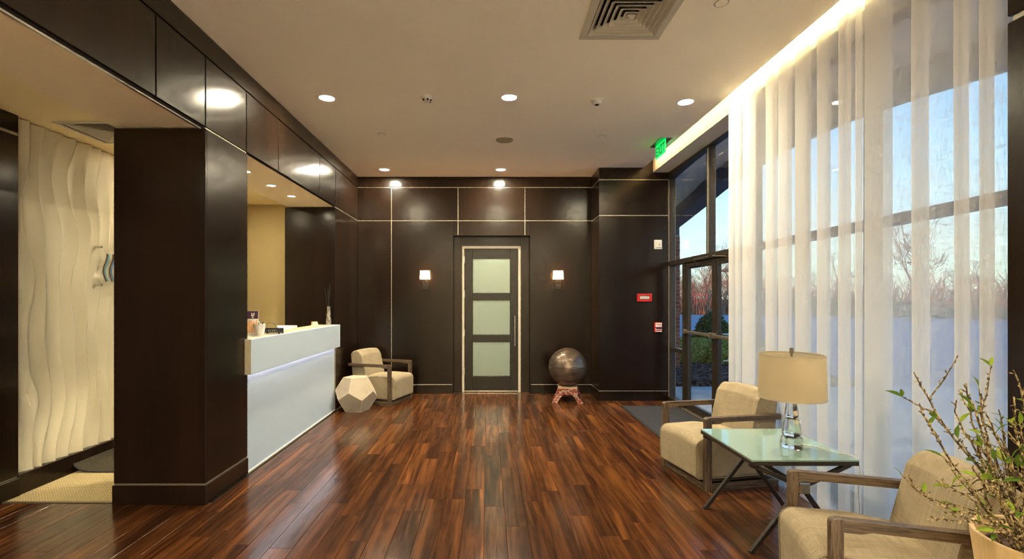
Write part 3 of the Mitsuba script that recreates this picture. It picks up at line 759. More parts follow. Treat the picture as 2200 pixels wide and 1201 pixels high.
add('base_trim', rbox(-2.206, -2.196, 4.43, 6.985, 0, .012, .002), 'white_plastic', parent=t)
ls = add('light_strip', box(-2.185, -2.165, 4.45, 6.98, .945, .957), 'white_plastic', parent=t)
scene[ls]['emitter'] = emit(L_COUNTER, (1.0, .80, .74))
t = thing('reception_desk', 'cream work desk behind the reception counter', 'desk')
add('top', rbox(-3.05, -2.47, 4.6, 6.98, .72, .75, .003), 'cream_laminate', parent=t)
add('panel', rbox(-2.52, -2.47, 4.6, 6.98, 0, .72, .003), 'cream_laminate', parent=t)
add('panel', rbox(-3.05, -3.0, 4.6, 6.98, 0, .72, .003), 'cream_laminate', parent=t)

t = thing('monitor', 'white framed screen standing on the desk behind the counter', 'monitor')
y = 6.35
add('bezel', rbox(-2.765, -2.505, y, y + .03, .90, 1.25, .004), 'white_plastic', parent=t)
mat('screen_blue', (.30, .42, .52), .15)
sc_ = add('screen', rbox(-2.750, -2.520, y - .002, y + .002, .915, 1.234, .0005), 'screen_blue', parent=t)
scene[sc_]['emitter'] = emit(.25, (.7, .9, 1.0))
add('stand', cat([rbox(-2.66, -2.61, y + .02, y + .04, .76, .95, .003), rbox(-2.73, -2.54, y - .06, y + .08, .75, .762, .003)]), 'white_plastic', parent=t)

CZ = 1.2285
t = thing('brochure_holder', 'clear leaflet holder with purple topped brochures on the counter by the column', 'brochure holder')
def lean(m, x, y, rz=0.0, rx=-.15):
    m.apply_transform(trimesh.transformations.rotation_matrix(rx, (1, 0, 0)))
    m.apply_transform(trimesh.transformations.rotation_matrix(rz, (0, 0, 1)))
    return m.apply_translation((x, y, CZ + .004))
bx, by = -2.335, 4.80
mat('paper_cream', (.78, .72, .62), .6); mat('paper_orange', (.70, .33, .12), .5); mat('paper_purple', (.055, .02, .045), .5)
scene['clear_plastic'] = {'type': 'thindielectric', 'int_ior': 1.45}
add('holder', cat([lean(box(-.055, .055, -.002, .002, 0, .17), bx, by + .045, .25), rbox(bx - .055, bx + .055, by - .03, by + .06, CZ, CZ + .004, .001)]), 'clear_plastic', parent=t)
bro = add('brochure', lean(rbox(-.05, .05, 0, .012, .008, .245, .001), bx, by + .01, .25), 'paper_cream', parent=t)
add('brochure_top', lean(rbox(-.05, .05, -.001, .0, .165, .243, .0003), bx, by + .01, .25), 'paper_purple', parent=bro)
add('brochure_picture', lean(cat([rbox(-.048 + .016 * i, -.036 + .016 * i, -.001, .0, .02 + .01 * (i % 2), .13 + .008 * ((i * 3) % 4), .0003) for i in range(6)]), bx, by + .01, .25), 'paper_orange', parent=bro)
wm = cat([box(-.014, .014, -.0018, -.0005, .193, .203), box(-.014, -.006, -.0018, -.0005, .203, .225), box(.006, .014, -.0018, -.0005, .203, .225), box(-.009, .009, -.0018, -.0005, .176, .186)])
add('brochure_mark', lean(wm, bx, by + .01, .25), 'paper_cream', parent=bro)
t = thing('pen_bucket', 'small white tub with pens beside the brochure holder', 'tub')
bx, by = -2.285, 4.86
add('tub', lathe([(0, CZ), (.042, CZ), (.055, CZ + .11), (.058, CZ + .116), (.052, CZ + .113), (.040, CZ + .01), (0, CZ + .01)], 32, (bx, by, 0)), 'white_plastic', 40, parent=t)
for dx, dy, hh in ((-.02, .01, .14), (.02, 0, .135), (.0, -.02, .128)):
    add('pen', tubes([([(bx + dx * .6, by + dy, CZ + .012), (bx + dx * 1.6, by + dy, CZ + hh)], .005)], 8), 'black_plastic', parent=t)
mat('card_blue', (.50, .66, .78), .5)
single('card_stack', hull([(-2.385 + a, 4.93 + .02 * b + (.02 if c else 0), CZ + c) for a in (-.05, .05) for b in (0, 1) for c in (0, .135)]), 'card_blue', 'pale blue card standing behind the white tub on the counter', 'card')
t = thing('wire_tray', 'low black tray with arched wire handle on the counter', 'tray')
bx, by = -2.262, 5.12
add('tray', cat([rbox(bx - .10, bx + .09, by - .05, by + .05, CZ + .012, CZ + .022, .003), rbox(bx - .09, bx + .09, by + .03, by + .045, CZ + .02, CZ + .058, .003), rbox(bx - .09, bx - .075, by - .045, by + .03, CZ + .02, CZ + .058, .003), rbox(bx + .075, bx + .09, by - .045, by + .03, CZ + .02, CZ + .058, .003), rbox(bx - .09, bx + .09, by - .045, by - .038, CZ + .02, CZ + .045, .002)]), 'black_plastic', parent=t)
for dx in (-.08, .08):
    for dy in (-.04, .04):
        add('foot', rbox(bx + dx - .008, bx + dx + .008, by + dy - .008, by + dy + .008, CZ, CZ + .013, .002), 'black_plastic', parent=t)
aa = np.linspace(0, math.pi, 24)
add('wire_handle', tubes([([(bx - .01 + .08 * math.cos(a), by - .046, CZ + .03 + .085 * math.sin(a)) for a in aa], .0022)], 6), 'black_plastic', True, parent=t)
add('scroll_wire', cat([tubes([([(bx - .02 + .022 * i + .012 * math.cos(a), by - .050, CZ + .034 + .012 * math.sin(a)) for a in np.linspace(0, 2 * math.pi, 14)], .0016)], 5) for i in range(4)]), 'steel', True, parent=t)
t = thing('card_holder', 'small pale business card holder on the counter near the vase', 'card holder')
bx, by = -2.425, 6.78
add('stand', cat([rbox(bx - .045, bx + .045, by - .03, by + .03, CZ, CZ + .006, .002), rbox(bx - .045, bx + .045, by + .018, by + .026, CZ, CZ + .03, .002)]), 'white_plastic', parent=t)
add('card', rbox(bx - .042, bx + .04, by + .0, by + .017, CZ + .006, CZ + .052, .001), 'paper_orange', parent=t)
add('card', rbox(bx - .02, bx + .042, by - .008, by - .001, CZ + .006, CZ + .05, .001), 'paper_cream', parent=t)
t = thing('reed_vase', 'slim mosaic glass vase with dark reeds at the far end of the counter', 'vase')
bx, by = -2.265, 6.9
def mosaic(p, n, uv):
    a = dr.atan2(p.y - 6.9, p.x + 2.265)
    d1, d2, r = voronoi(a * 4.0, p.z * 90.0)
    c = mix((.10, .06, .035), (.85, .80, .74), smoothstep(.35, .75, r))
    return mix((.01, .008, .006), c, smoothstep(.04, .14, d2 - d1))
mat('mirror_mosaic', proc(mosaic), .12, .8, metallic=.5)
add('body', lathe([(0, CZ), (.036, CZ), (.037, CZ + .02), (.029, CZ + .13), (.022, CZ + .22), (.022, CZ + .262), (.018, CZ + .262), (.018, CZ + .23), (0, CZ + .2)], 28, (bx, by, 0)), 'mirror_mosaic', 40, parent=t)
for dx, dy, ht in ((-.055, 0, .53), (.012, .01, .57), (.03, -.02, .55), (-.015, .02, .52), (.002, -.015, .50)):
    add('reed', tubes([([(bx, by, CZ + .21), (bx + dx * .55, by + dy * .5, CZ + .21 + (ht - .21) * .5), (bx + dx, by + dy, CZ + ht)], .0028)], 6), 'black_plastic', parent=t)

# ------------------------------------------------------------------ sphere on its stand, dodecahedron stool
t = thing('decor_sphere', 'large dark hammered sphere resting on a distressed red stand', 'sphere')
sp = trimesh.creation.icosphere(5, .30)
sp.vertices *= (1 + .012 * (meshkit.noise(sp.vertices * [6, 6, 14] + 20, 2)[:, None] - .5))
sp.apply_translation((1.25, 7.66, .528))
add('ball', sp, 'hammered_metal', True, parent=t)
t = thing('red_stand', 'low distressed red wooden stand with splayed legs under the sphere', 'stand')
def stand_side():
    out = [(-.147, .232), (.147, .232), (.150, .15), (.165, .10), (.195, .045), (.235, .012), (.235, 0), (.155, 0), (.150, .012), (.105, .075), (.070, .118), (-.070, .118), (-.105, .075), (-.150, .012), (-.155, 0), (-.235, 0), (-.235, .012), (-.195, .045), (-.165, .10), (-.150, .15)]
    return sg.Polygon(out)
RZ = trimesh.transformations.rotation_matrix(math.radians(-9), (0, 0, 1))
def stand_place(m): return m.apply_transform(RZ).apply_translation((1.25, 7.665, 0))
for k in range(4):
    m = extrude(stand_side(), .022, 'y', 0)
    # side panel: flares outwards towards the feet like its neighbours
    v = m.vertices.copy()
    zz = v[:, 2]
    flare = np.interp(zz, [0, .012, .045, .10, .15, .232], [.085, .085, .045, .018, .004, 0])
    v[:, 1] = v[:, 1] - .147 - flare
    m.vertices = v
    m.apply_transform(trimesh.transformations.rotation_matrix(k * math.pi / 2, (0, 0, 1)))
    add('side', stand_place(m), 'distressed_red', parent=t)
add('top', stand_place(cat([rbox(-.15, .15, -.15, -.05, .205, .236, .004), rbox(-.15, .15, .05, .15, .205, .236, .004), rbox(-.15, -.05, -.05, .05, .205, .236, .004), rbox(.05, .15, -.05, .05, .205, .236, .004)])), 'worn_edge', parent=t)

t = thing('dodecahedron_stool', 'cast stone dodecahedron stool beside the armchair at the counter end', 'stool')
phi = (1 + 5 ** .5) / 2
dv = [(a, b, c) for a in (-1, 1) for b in (-1, 1) for c in (-1, 1)]
for a in (-1, 1):
    for b in (-1, 1):
        dv += [(0, a / phi, b * phi), (a / phi, b * phi, 0), (a * phi, 0, b / phi)]
dv = np.array(dv, float)
nrm = np.array([1, 0, phi]) / math.hypot(1, phi)       # a face normal of this dodecahedron
R = trimesh.geometry.align_vectors(nrm, [0, 0, 1])[:3, :3]
dv = dv @ R.T
hh = dv[:, 2].max()
dv *= .236 / hh
low = dv[dv[:, 2] < -.23]
ang = math.atan2(low[0, 1], low[0, 0])
want = math.radians(-60)
c, s = math.cos(want - ang), math.sin(want - ang)
dv = dv @ np.array([[c, s, 0], [-s, c, 0], [0, 0, 1]])
dv += [-1.898, 7.0, .238]
dh = hull(dv)
add('block', dh, 'cast_stone', parent=t)
edges = []
fn_ = dh.face_normals
for (a, b), (i, j) in zip(dh.face_adjacency_edges, dh.face_adjacency):
    if fn_[i] @ fn_[j] < .9:
        p, q = dh.vertices[a], dh.vertices[b]
        ctr = np.array([-1.898, 7.0, .238])
        edges.append(([ctr + (p - ctr) * .996, ctr + (q - ctr) * .996], .0035))
add('edge_seam', tubes(edges, 5), 'stone_edge', parent=t)

# ------------------------------------------------------------------ armchairs
def stations(profile, xs):
    """hull of a convex (y, z) profile at several x; xs: (x, inset, lift)"""
    pts = []
    for x, inset, lift in xs:
        p = sg.Polygon(profile).buffer(-inset, join_style=1) if inset else sg.Polygon(profile)
        for a, b in np.array(p.exterior.coords)[:-1]:
            pts.append((x, a, b + lift(a, b)))
    return hull(pts)
def rounded(circles, n=10):
    g = shapely.unary_union([sg.Point(y, z).buffer(r, n) for y, z, r in circles]).convex_hull
    return list(g.exterior.coords)[:-1]
def make_chair(label, front, back_dir, fabric, group):
    b = np.array(back_dir, float); b /= np.linalg.norm(b)
    s = np.array([b[1], -b[0]])
    M = np.eye(4); M[:2, 0] = s; M[:2, 1] = b; M[:2, 3] = front
    linen(fabric, math.atan2(s[1], s[0]))
    t = thing('armchair', label, 'armchair', group)
    def put(base, m, material, smooth=False, parent=t, grain=None):
        kw = {}
        if grain is not None:
            v = m.vertices
            kw['uv'] = np.stack([v[:, grain] + 3 * len(_used) % 7, v[:, (grain + 1) % 3] + .77 * v[:, (grain + 2) % 3]], 1)
        return add(base, m.apply_transform(M), material, smooth, parent=parent, **kw)
    W = .278
    seat = rounded([(-.045, .115, .03), (.62, .115, .03), (.62, .36, .02), (-.005, .345, .075), (.25, .355, .072)])
    up = lambda k: (lambda a, z: k if z > .30 else 0.0)
    seat_key = put('seat', stations(seat, [(-W, .012, up(-.010)), (-W + .006, .003, up(-.006)), (-W + .02, 0, up(0)), (-.14, 0, up(.014)), (0, 0, up(.019)), (.14, 0, up(.014)), (W - .02, 0, up(0)), (W - .006, .003, up(-.006)), (W, .012, up(-.010))]), fabric, 35)
    bk = rounded([(.475, .40, .035), (.565, .70, .055), (.600, .735, .06), (.655, .735, .055), (.655, .45, .03), (.62, .36, .03)])
    up = lambda k: (lambda a, z: k if z > .66 else 0.0)
    put('backrest', stations(bk, [(-W, .012, up(-.008)), (-W + .006, .003, up(-.004)), (-W + .02, 0, up(0)), (-.14, 0, up(.012)), (0, 0, up(.016)), (.14, 0, up(.012)), (W - .02, 0, up(0)), (W - .006, .003, up(-.004)), (W, .012, up(-.008))]), fabric, 35)
    # piping seams along the seat sides
    for sx in (-1, 1):
        p = sg.Polygon(seat)
        ring = [(sx * (W - .004), a, z + (-.006 if z > .30 else 0)) for a, z in np.array(p.exterior.coords)]
        put('piping', tubes([(ring, .004)], 6), fabric, True, parent=seat_key)
    for sx in (-1, 1):
        x = sx * .3175
        w = .0225
        # post with a rounded outer top corner
        prof = sg.Polygon([(-.025, 0), (.025, 0), (.025, .61)] + [(.001 - .026 * math.sin(q), .584 + .026 * math.cos(q)) for q in np.linspace(0, math.pi / 2, 8)])
        put('leg', extrude(prof, 2 * w, 'x', x - w), 'grey_oak', grain=2)
        arm = sg.Polygon([(.0256, .61), (.0256, .556), (.09, .556), (.13, .568), (.715, .568), (.715, .61)])
        put('armrest', extrude(arm, 2 * w, 'x', x - w), 'grey_oak', grain=1)
        put('runner', rbox(x - w, x + w, .026, .66, 0, .055, .003), 'grey_oak', grain=1)
    put('front_rail', rbox(-.295, .295, -.02, .02, .0, .055, .003), 'grey_oak', grain=0)
    put('rear_rail', rbox(-.295, .295, .62, .66, .0, .055, .003), 'grey_oak', grain=0)
    put('seat_support', rbox(-.26, .26, .03, .615, .05, .088, .003), 'grey_oak', grain=1)
    put('back_bracket', cat([rbox(-.296, -.270, .60, .66, .575, .605, .003), rbox(.270, .296, .60, .66, .575, .605, .003)]), 'grey_oak', grain=1)
    return t
G = 'matching linen armchairs with grey oak frames'
make_chair('linen armchair with grey oak arms next to the wooden twig pot', (1.648, 2.480), (.955, -.296), 'linen_near', G)
make_chair('linen armchair with grey oak arms between the glass table and entrance doors', (1.756, 4.340), (.982, .19), 'linen_middle', G)
make_chair('linen armchair with grey oak arms in the corner behind the stone stool', (-1.369, 7.560), (-.945, .33), 'linen_far', G)

# ------------------------------------------------------------------ glass side table
t = thing('side_table', 'square pale green glass side table on crossed dark legs between two armchairs', 'side table')
tx0, tx1, ty0, ty1, tz = 1.622, 2.278, 2.985, 3.715, .60
add('glass_top', rbox(tx0, tx1, ty0, ty1, tz - .010, tz, .0015), 'back_painted_glass', parent=t)
add('top_frame', cat([rbox(tx0, tx1, ty0, ty0 + .03, tz - .036, tz - .0102, .002), rbox(tx0, tx1, ty1 - .03, ty1, tz - .036, tz - .0102, .002), rbox(tx0, tx0 + .03, ty0 + .03, ty1 - .03, tz - .036, tz - .0102, .002), rbox(tx1 - .03, tx1, ty0 + .03, ty1 - .03, tz - .036, tz - .0102, .002)]), 'table_frame', parent=t)
xc = (tx0 + tx1) / 2
for y in (3.045, 3.69):
    hb = (xc + .012, y, .415)
    for sx in (-1, 1):
        add('leg', bar((xc + sx * .305, y, .004), hb, .026, up=(0, 1, 0)), 'table_frame', parent=t)
        add('brace', bar((xc + sx * .315, y, tz - .045), hb, .026, up=(0, 1, 0)), 'table_frame', parent=t)
        add('foot', rbox(xc + sx * .305 - .016, xc + sx * .305 + .016, y - .016, y + .016, 0, .006, .001), 'black_plastic', parent=t)
    add('hub', rbox(hb[0] - .033, hb[0] + .033, y - .036, y + .036, hb[2] - .033, hb[2] + .033, .003), 'chrome', parent=t)
add('stretcher', bar((xc + .012, 3.075, .415), (xc + .012, 3.66, .415), .022), 'table_frame', parent=t)

# ------------------------------------------------------------------ table lamp
t = thing('table_lamp', 'table lamp with cream drum shade on a stacked crystal base', 'table lamp')
lx, ly = 2.03, 3.255
def octa(r0, z0, r1, z1, ch=.0):
    a = np.arange(8) * math.pi / 4 + math.pi / 8
    pts = [(lx + r * math.cos(k), ly + r * math.sin(k), z) for r, z in ((r0 - .004, z0), (r0, z0 + .004), (r1, z1 - .004), (r1 - .004, z1)) for k in a]
    return hull(pts)
z0 = tz + .0006
add('crystal_block', octa(.070, z0, .064, z0 + .070), 'crystal', parent=t)
add('crystal_block', octa(.058, z0 + .082, .047, z0 + .190), 'crystal', parent=t)
add('crystal_block', octa(.043, z0 + .202, .032, z0 + .300), 'crystal', parent=t)
for a, b, r in ((.0702, .0818, .030), (.1902, .2018, .026), (.3002, .312, .022)):
    add('collar', lathe([(0, z0 + a), (r, z0 + a), (r, z0 + b), (0, z0 + b)], 24, (lx, ly, 0)), 'bronze_pale', 40, parent=t)
add('neck', lathe([(0, z0 + .3125), (.008, z0 + .3125), (.008, z0 + .36), (.018, z0 + .365), (.018, z0 + .41), (.007, z0 + .42), (.007, 1.225), (.012, 1.228), (.012, 1.262), (0, 1.264)], 18, (lx, ly, 0)), 'bronze_pale', 40, parent=t)
r0, r1, sz0, sz1 = .199, .192, .928, 1.222
sh = lathe([(r0, sz0), (r1, sz1)], 64, (lx, ly, 0))
sk = add('lamp_shade', sh, 'shade_fabric', True, parent=t)
for r_, z_ in ((r0, sz0), (r1, sz1 - .008)):
    add('shade_rim', lathe([(r_ - .002, z_), (r_ + .002, z_), (r_ + .002, z_ + .008), (r_ - .002, z_ + .008), (r_ - .002, z_)], 64, (lx, ly, 0)), 'cream_laminate', 40, parent=sk)
add('spider', tubes([([(lx, ly, sz1 - .012), (lx + r1 * math.cos(a), ly + r1 * math.sin(a), sz1 - .008)], .002) for a in (.4, 2.5, 4.6)], 6), 'steel', parent=t)
def smooth_path(pts, n=60):
    from scipy.interpolate import CubicSpline
    pts = np.array(pts, float)
    d = np.concatenate([[0], np.cumsum(np.linalg.norm(np.diff(pts, axis=0), axis=1))])
    return CubicSpline(d, pts)(np.linspace(0, d[-1], n))
mat('white_cord', (.72, .70, .62), .4)
cordp = smooth_path([(lx + .068, ly + .0, tz + .006), (2.12, 3.29, tz + .005), (2.20, 3.22, tz + .005), (2.25, 3.10, tz + .0045), (2.283, 3.03, tz + .004), (2.296, 3.015, tz - .03), (2.31, 3.03, .45), (2.33, 3.05, .25), (2.37, 3.08, .05), (2.42, 3.14, .006)], 80)
add('power_cord', tubes([(cordp, .0028)], 6), 'white_cord', True, parent=t)

# ------------------------------------------------------------------ sheer curtain
F = 2.51 / 2.58
clear = [(4.71, 4.52), (4.14, 4.08), (3.89, 3.81), (3.67, 3.576), (3.474, 3.417), (3.374, 3.34), (3.113, 2.96), (2.853, 2.693), (2.615, 2.553), (2.487, 2.40)]
clear = [(a * F, b * F) for a, b in clear] + []
clear = [(4.965, 4.93), (4.84, 4.80)] + clear[:1] + [(4.24, 4.20)] + clear[1:]
def curtain():
    pts = [(0.0, 5.07)]
    prev = 5.07
    rc = random.Random(3)
    for a, b in clear:
        # folded stretch from prev down to a: three layers
        s0, s1 = prev, a
        L = s0 - s1
        n = max(1, int(round(L / .16)))
        for k in range(n):
            p0 = s0 - L * k / n; p1 = s0 - L * (k + 1) / n
            am = .026 + .010 * rc.random()
            pts += [(am, p0 - .012), (am * .55, p1 + .004), (0, p1 + .008), (-.2 * am, p0 - .012), (-.6 * am, p0 - .010), (-am, p1 + .012)]
        prev = b
        pts += [(-.3 * am, (a * 2 + b) / 3), (.3 * am, (a + 2 * b) / 3)]
    pts += [(.0, 2.345)]
    P = np.array(pts)
    for _ in range(3):      # corner cutting
        Q = np.empty((2 * len(P) - 2, 2))
        Q[0::2] = .75 * P[:-1] + .25 * P[1:]; Q[1::2] = .25 * P[:-1] + .75 * P[1:]
        P = np.vstack([P[:1], Q, P[-1:]])
    zs = np.linspace(.012, 3.93, 40)
    n, m = len(P), len(zs)
    V = np.zeros((n, m, 3))
    d = np.concatenate([[0], np.cumsum(np.linalg.norm(np.diff(P, axis=0), axis=1))])
    for j, z in enumerate(zs):
        wob = .018 * (meshkit.noise(np.stack([P[:, 1] * 2.5, np.full(n, z * .7), np.zeros(n)], -1), 6) - .5)
        V[:, j, 0] = 2.512 + P[:, 0] * (1.0 - .10 * abs(z - 2) / 2)
        V[:, j, 1] = P[:, 1] + wob * np.clip((5.0 - P[:, 1]) * 4, 0, 1) * np.clip((P[:, 1] - 2.36) * 6, 0, 1)
        V[:, j, 2] = z
    uv = np.stack([np.repeat(d[:, None], m, 1), np.repeat(zs[None], n, 0)], -1).reshape(-1, 2)
    i, j = np.meshgrid(np.arange(n - 1), np.arange(m - 1), indexing='ij')
    A = i * m + j
    Fq = np.stack([A, A + m, A + m + 1, A + 1], -1).reshape(-1, 4)
    return (V.reshape(-1, 3), Fq), uv
cm, cuv = curtain()
t = thing('curtain', 'floor length sheer white curtain in front of the storefront glass', 'curtain')
add('fabric', cm, 'sheer_fabric', True, parent=t, uv=cuv)
add('track', rbox(2.49, 2.535, 2.34, 5.1, 3.93, 3.96, .003), 'white_plastic', parent=t)

# ------------------------------------------------------------------ mats
t = thing('entrance_mat', 'charcoal entrance mat on the wood floor inside the glass doors', 'mat')
add('pile', rbox(1.99, 2.77, 4.95, 7.22, .002, .011, .002), 'charcoal_carpet', parent=t)
add('border', rbox(1.965, 2.795, 4.925, 7.245, .0005, .006, .001), 'rubber_edge', parent=t)
t = thing('corridor_mat', 'dark mat with its edge curled up against the corridor baseboard', 'mat')
prof = [(-2.95, .010), (-3.25, .010), (-3.5, .010), (-3.64, .013), (-3.72, .025), (-3.775, .055), (-3.803, .10), (-3.81, .118)]
prof = smooth_path([(x, 0, z) for x, z in prof], 40)
top = [(p[0], p[2]) for p in prof]
nrm2 = np.gradient(np.array(top), axis=0); nrm2 /= np.linalg.norm(nrm2, axis=1, keepdims=True)
bot = np.array(top) + np.stack([-nrm2[:, 1], nrm2[:, 0]], 1) * .007
poly = sg.Polygon(list(top) + [tuple(x) for x in bot[::-1]])
add('pile', extrude(poly, 2.2, 'y', 4.46), 'curled_carpet', parent=t)
edge = [((p[0] + q[0]) / 2, 4.455, (p[1] + q[1]) / 2) for p, q in zip(top, bot)]
add('border', tubes([(edge, .007), ([(-3.808, y, .116) for y in np.linspace(4.455, 6.66, 8)], .006)], 8), 'rubber_edge', parent=t)

t = thing('bounce_rug', 'large pale rug added unseen behind the camera to bounce light upward', 'rug')  # pale floor cover added out of view, bounces lamplight onto the ceiling
mat('pale_wool', (.84, .80, .72), .95, .1)
add('pile', rbox(-1.9, 2.1, -3.7, .9, .001, .012, .003), 'pale_wool', parent=t)

# ------------------------------------------------------------------ twig arrangement in its wooden pot
t = thing('twig_pot', 'arrangement of budding twigs in a pale wood tapered pot beside the armchair', 'potted plant')
px_, py_, pz = 1.995, 1.70, .735
R0 = .225
add('pot', lathe([(0, .0), (.135, .0), (.14, .01), (R0, pz - .01), (R0, pz), (R0 - .014, pz), (R0 - .03, pz - .06), (0, pz - .06)], 56, (px_, py_, 0)), 'light_wood', 35, parent=t)
add('filler', lathe([(0, pz - .045), (.1, pz - .05), (R0 - .028, pz - .058)], 24, (px_, py_, 0)), 'bark_mulch', True, parent=t)
rt = np.random.default_rng(4)
leaf_v, leaf_f = [], []
L_, Wl = 1.0, .36
us = np.linspace(0, 1, 6)
for u in us:
    hw = Wl / 2 * math.sin(math.pi * min(max(u, .02), .985) ** .8)
    leaf_v += [(-hw, u, .10 * math.sin(math.pi * u) + .08 * hw), (0, u, .10 * math.sin(math.pi * u) - .02), (hw, u, .10 * math.sin(math.pi * u) + .08 * hw)]
for i in range(5):
    for j in range(2):
        a = i * 3 + j
        leaf_f += [[a, a + 1, a + 4], [a, a + 4, a + 3]]
LEAF = [mikit.ply(trimesh.Trimesh(np.array(leaf_v, float), np.array(leaf_f), process=False), m_, True) for m_ in ('leaf_green', 'leaf_deep')]
def leaf_at(p, direction, size, which):
    d = np.array(direction, float); d /= np.linalg.norm(d)
    x = np.cross(d, [0, 0, 1.0]); x /= max(np.linalg.norm(x), 1e-6)
    z = np.cross(x, d)
    a = rt.uniform(-.8, .8)
    x, z = x * math.cos(a) + z * math.sin(a), z * math.cos(a) - x * math.sin(a)
    M = np.eye(4); M[:3, 0] = x * size; M[:3, 1] = d * size; M[:3, 2] = z * size; M[:3, 3] = p
    add('leaf', {**LEAF[which], 'to_world': T(M.tolist())}, None, parent=t)
def ray_pt(px, py, y):
    return np.array([(px - 1049) * y / 1045, y, EYE - (py - 644) * y / 1045])
# tips read from the photograph and given a depth of their own
stems = [((1965, 800), 1.72, .0062, 1), ((1975, 868), 1.60, .005, 1), ((2078, 822), 1.62, .006, 1), ((2062, 838), 1.80, .0045, 0), ((2180, 798), 1.70, .008, 2), ((2175, 855), 1.55, .005, 1),
         ((2050, 862), 1.66, .006, 1), ((2198, 905), 1.78, .006, 1), ((2120, 890), 1.6, .008, 1), ((2145, 880), 1.85, .008, 1), ((2165, 930), 1.50, .006, 1), ((2190, 868), 1.72, .007, 1), ((2230, 820), 1.75, .008, 1), ((2275, 850), 1.65, .008, 1), ((2320, 880), 1.78, .007, 0),
         ((1952, 1021), 1.58, .0035, 0), ((1988, 1112), 1.56, .0035, 0), ((1996, 1072), 1.64, .0035, 0), ((2015, 1037), 1.62, .0035, 0), ((2035, 1100), 1.52, .003, 0), ((2072, 925), 1.75, .005, 0), ((2105, 960), 1.6, .006, 0), ((2135, 1000), 1.5, .004, 0), ((2180, 1010), 1.48, .004, 0), ((2250, 900), 1.5, .006, 1), ((2110, 845), 1.74, .006, 1), ((2150, 960), 1.58, .007, 0), ((2090, 1000), 1.54, .0045, 0), ((2205, 960), 1.52, .0055, 0)]
for (tx, ty), ydep, rad, forks in stems:
    tip = ray_pt(tx, ty, ydep)
    a = rt.uniform(0, 2 * math.pi)
    base = np.array([px_, py_, pz - .06])
    out = tip - base; out[2] = 0
    base = base + .35 * out / max(1, np.linalg.norm(out) / .25) + np.array([.05 * math.cos(a), .05 * math.sin(a), 0])
    rr = np.hypot(base[0] - px_, base[1] - py_)
    if rr > R0 - .06: base[:2] = np.array([px_, py_]) + (base[:2] - [px_, py_]) * (R0 - .06) / rr
    low = tip[2] < .98
    mid = base * .5 + tip * .5 + np.array([0, 0, .06 if not low else .10]) - .08 * out
    rim = base + (tip - base) * .2; rim[2] = pz + .05
    n = 16
    path = smooth_path([base, rim, base * .4 + tip * .6 + np.array([0, 0, .05]), tip] if low else [base, base * .62 + tip * .38 + rt.normal(0, .010, 3), base * .3 + tip * .7 + rt.normal(0, .014, 3), tip], n)
    path += rt.normal(0, .0035, path.shape) * np.linspace(0, 1, n)[:, None]
    paths = [(path, np.linspace(rad * 1.15, .0019, n) * (1 + .12 * rt.normal(0, 1, n)))]
    length = np.linalg.norm(np.diff(path, axis=0), axis=1).sum()
    tan = np.gradient(path, axis=0); tan /= np.linalg.norm(tan, axis=1, keepdims=True)
    leaves = []
    def twig(p, d, L, r):
        q = p + d * L * .5 + rt.normal(0, .006, 3)
        e = p + d * L + np.array([0, 0, L * .12])
        pp = np.array([p, q, e])
        paths.append((pp, [r, r * .8, .0012]))
        for f in np.arange(.15, 1.0, .018 / max(L, .02)):
            w = p + (e - p) * f
            bd = d + rt.normal(0, .7, 3); bd /= np.linalg.norm(bd)
            paths.append(([w, w + bd * .006, w + bd * .014], [.0014, .0026, .0006]))
        return e, d
    for f in np.arange(.30, .99, .016 / length):
        k = int(f * (n - 1)); w = path[k] + (path[min(k + 1, n - 1)] - path[k]) * (f * (n - 1) - k)
        bd = tan[k] * .8 + rt.normal(0, .6, 3); bd /= np.linalg.norm(bd)
        sz = rt.uniform(.010, .022)
        paths.append(([w, w + bd * sz * .5, w + bd * sz], [.0016, .0028, .0006]))
    for q in range(forks * 2 + 1):
        k = int(rt.uniform(.35, .92) * (n - 1))
        d = tan[k] + rt.normal(0, .55, 3); d /= np.linalg.norm(d)
        e, d = twig(path[k], d, rt.uniform(.06, .17) * (1 if not low else .5), .0026)
        if rt.random() < .7: leaves.append((e, d))
    if rt.random() < .9: leaves.append((path[n - 3], tan[n - 3] + rt.normal(0, .5, 3)))
    if rt.random() < .7: leaves.append((path[n // 2], tan[n // 2] + rt.normal(0, .8, 3)))
    add('branch', tubes(paths, 5), 'twig_bark', parent=t)
    for p, d in leaves[:5]:
        leaf_at(p, d + rt.normal(0, .35, 3), rt.uniform(.036, .060), int(rt.random() < .3))
        if rt.random() < .4: leaf_at(p, d + rt.normal(0, .8, 3), rt.uniform(.028, .042), int(rt.random() < .3))

# ------------------------------------------------------------------ outdoors
struct('ground_terrace', box(2.9, 4.9, -10, 9.0, -.15, -.02), 'concrete', 'concrete terrace outside the entrance')
gp = 'ground_terrace'
for a in range(-6, 9, 3):
    add('joint', box(2.9, 4.9, a - .006, a + .006, -.021, -.0185), 'dark_gap', parent=gp)
struct('ground_walk', box(4.9, 12, 5.0, 9.0, -.15, -.022), 'concrete', 'concrete walk beside the mulch bed')
struct('road', box(4.9, 75, -60, 54, -.30, -.05), 'asphalt', 'shaded blue-grey asphalt lot outside')
struct('lawn', box(-150, 300, -220, 300, -.6, -.20), 'lawn_grass', 'lawn beyond the asphalt lot')
struct('lawn_rise', hull([(4, 54, -.3), (120, 54, -.3), (120, 58, .22), (4, 58, .22), (4, 120, .3), (120, 120, .3), (4, 120, -.3), (120, 120, -.3)]), 'lawn_grass', 'sunlit grass verge at the foot of the trees')
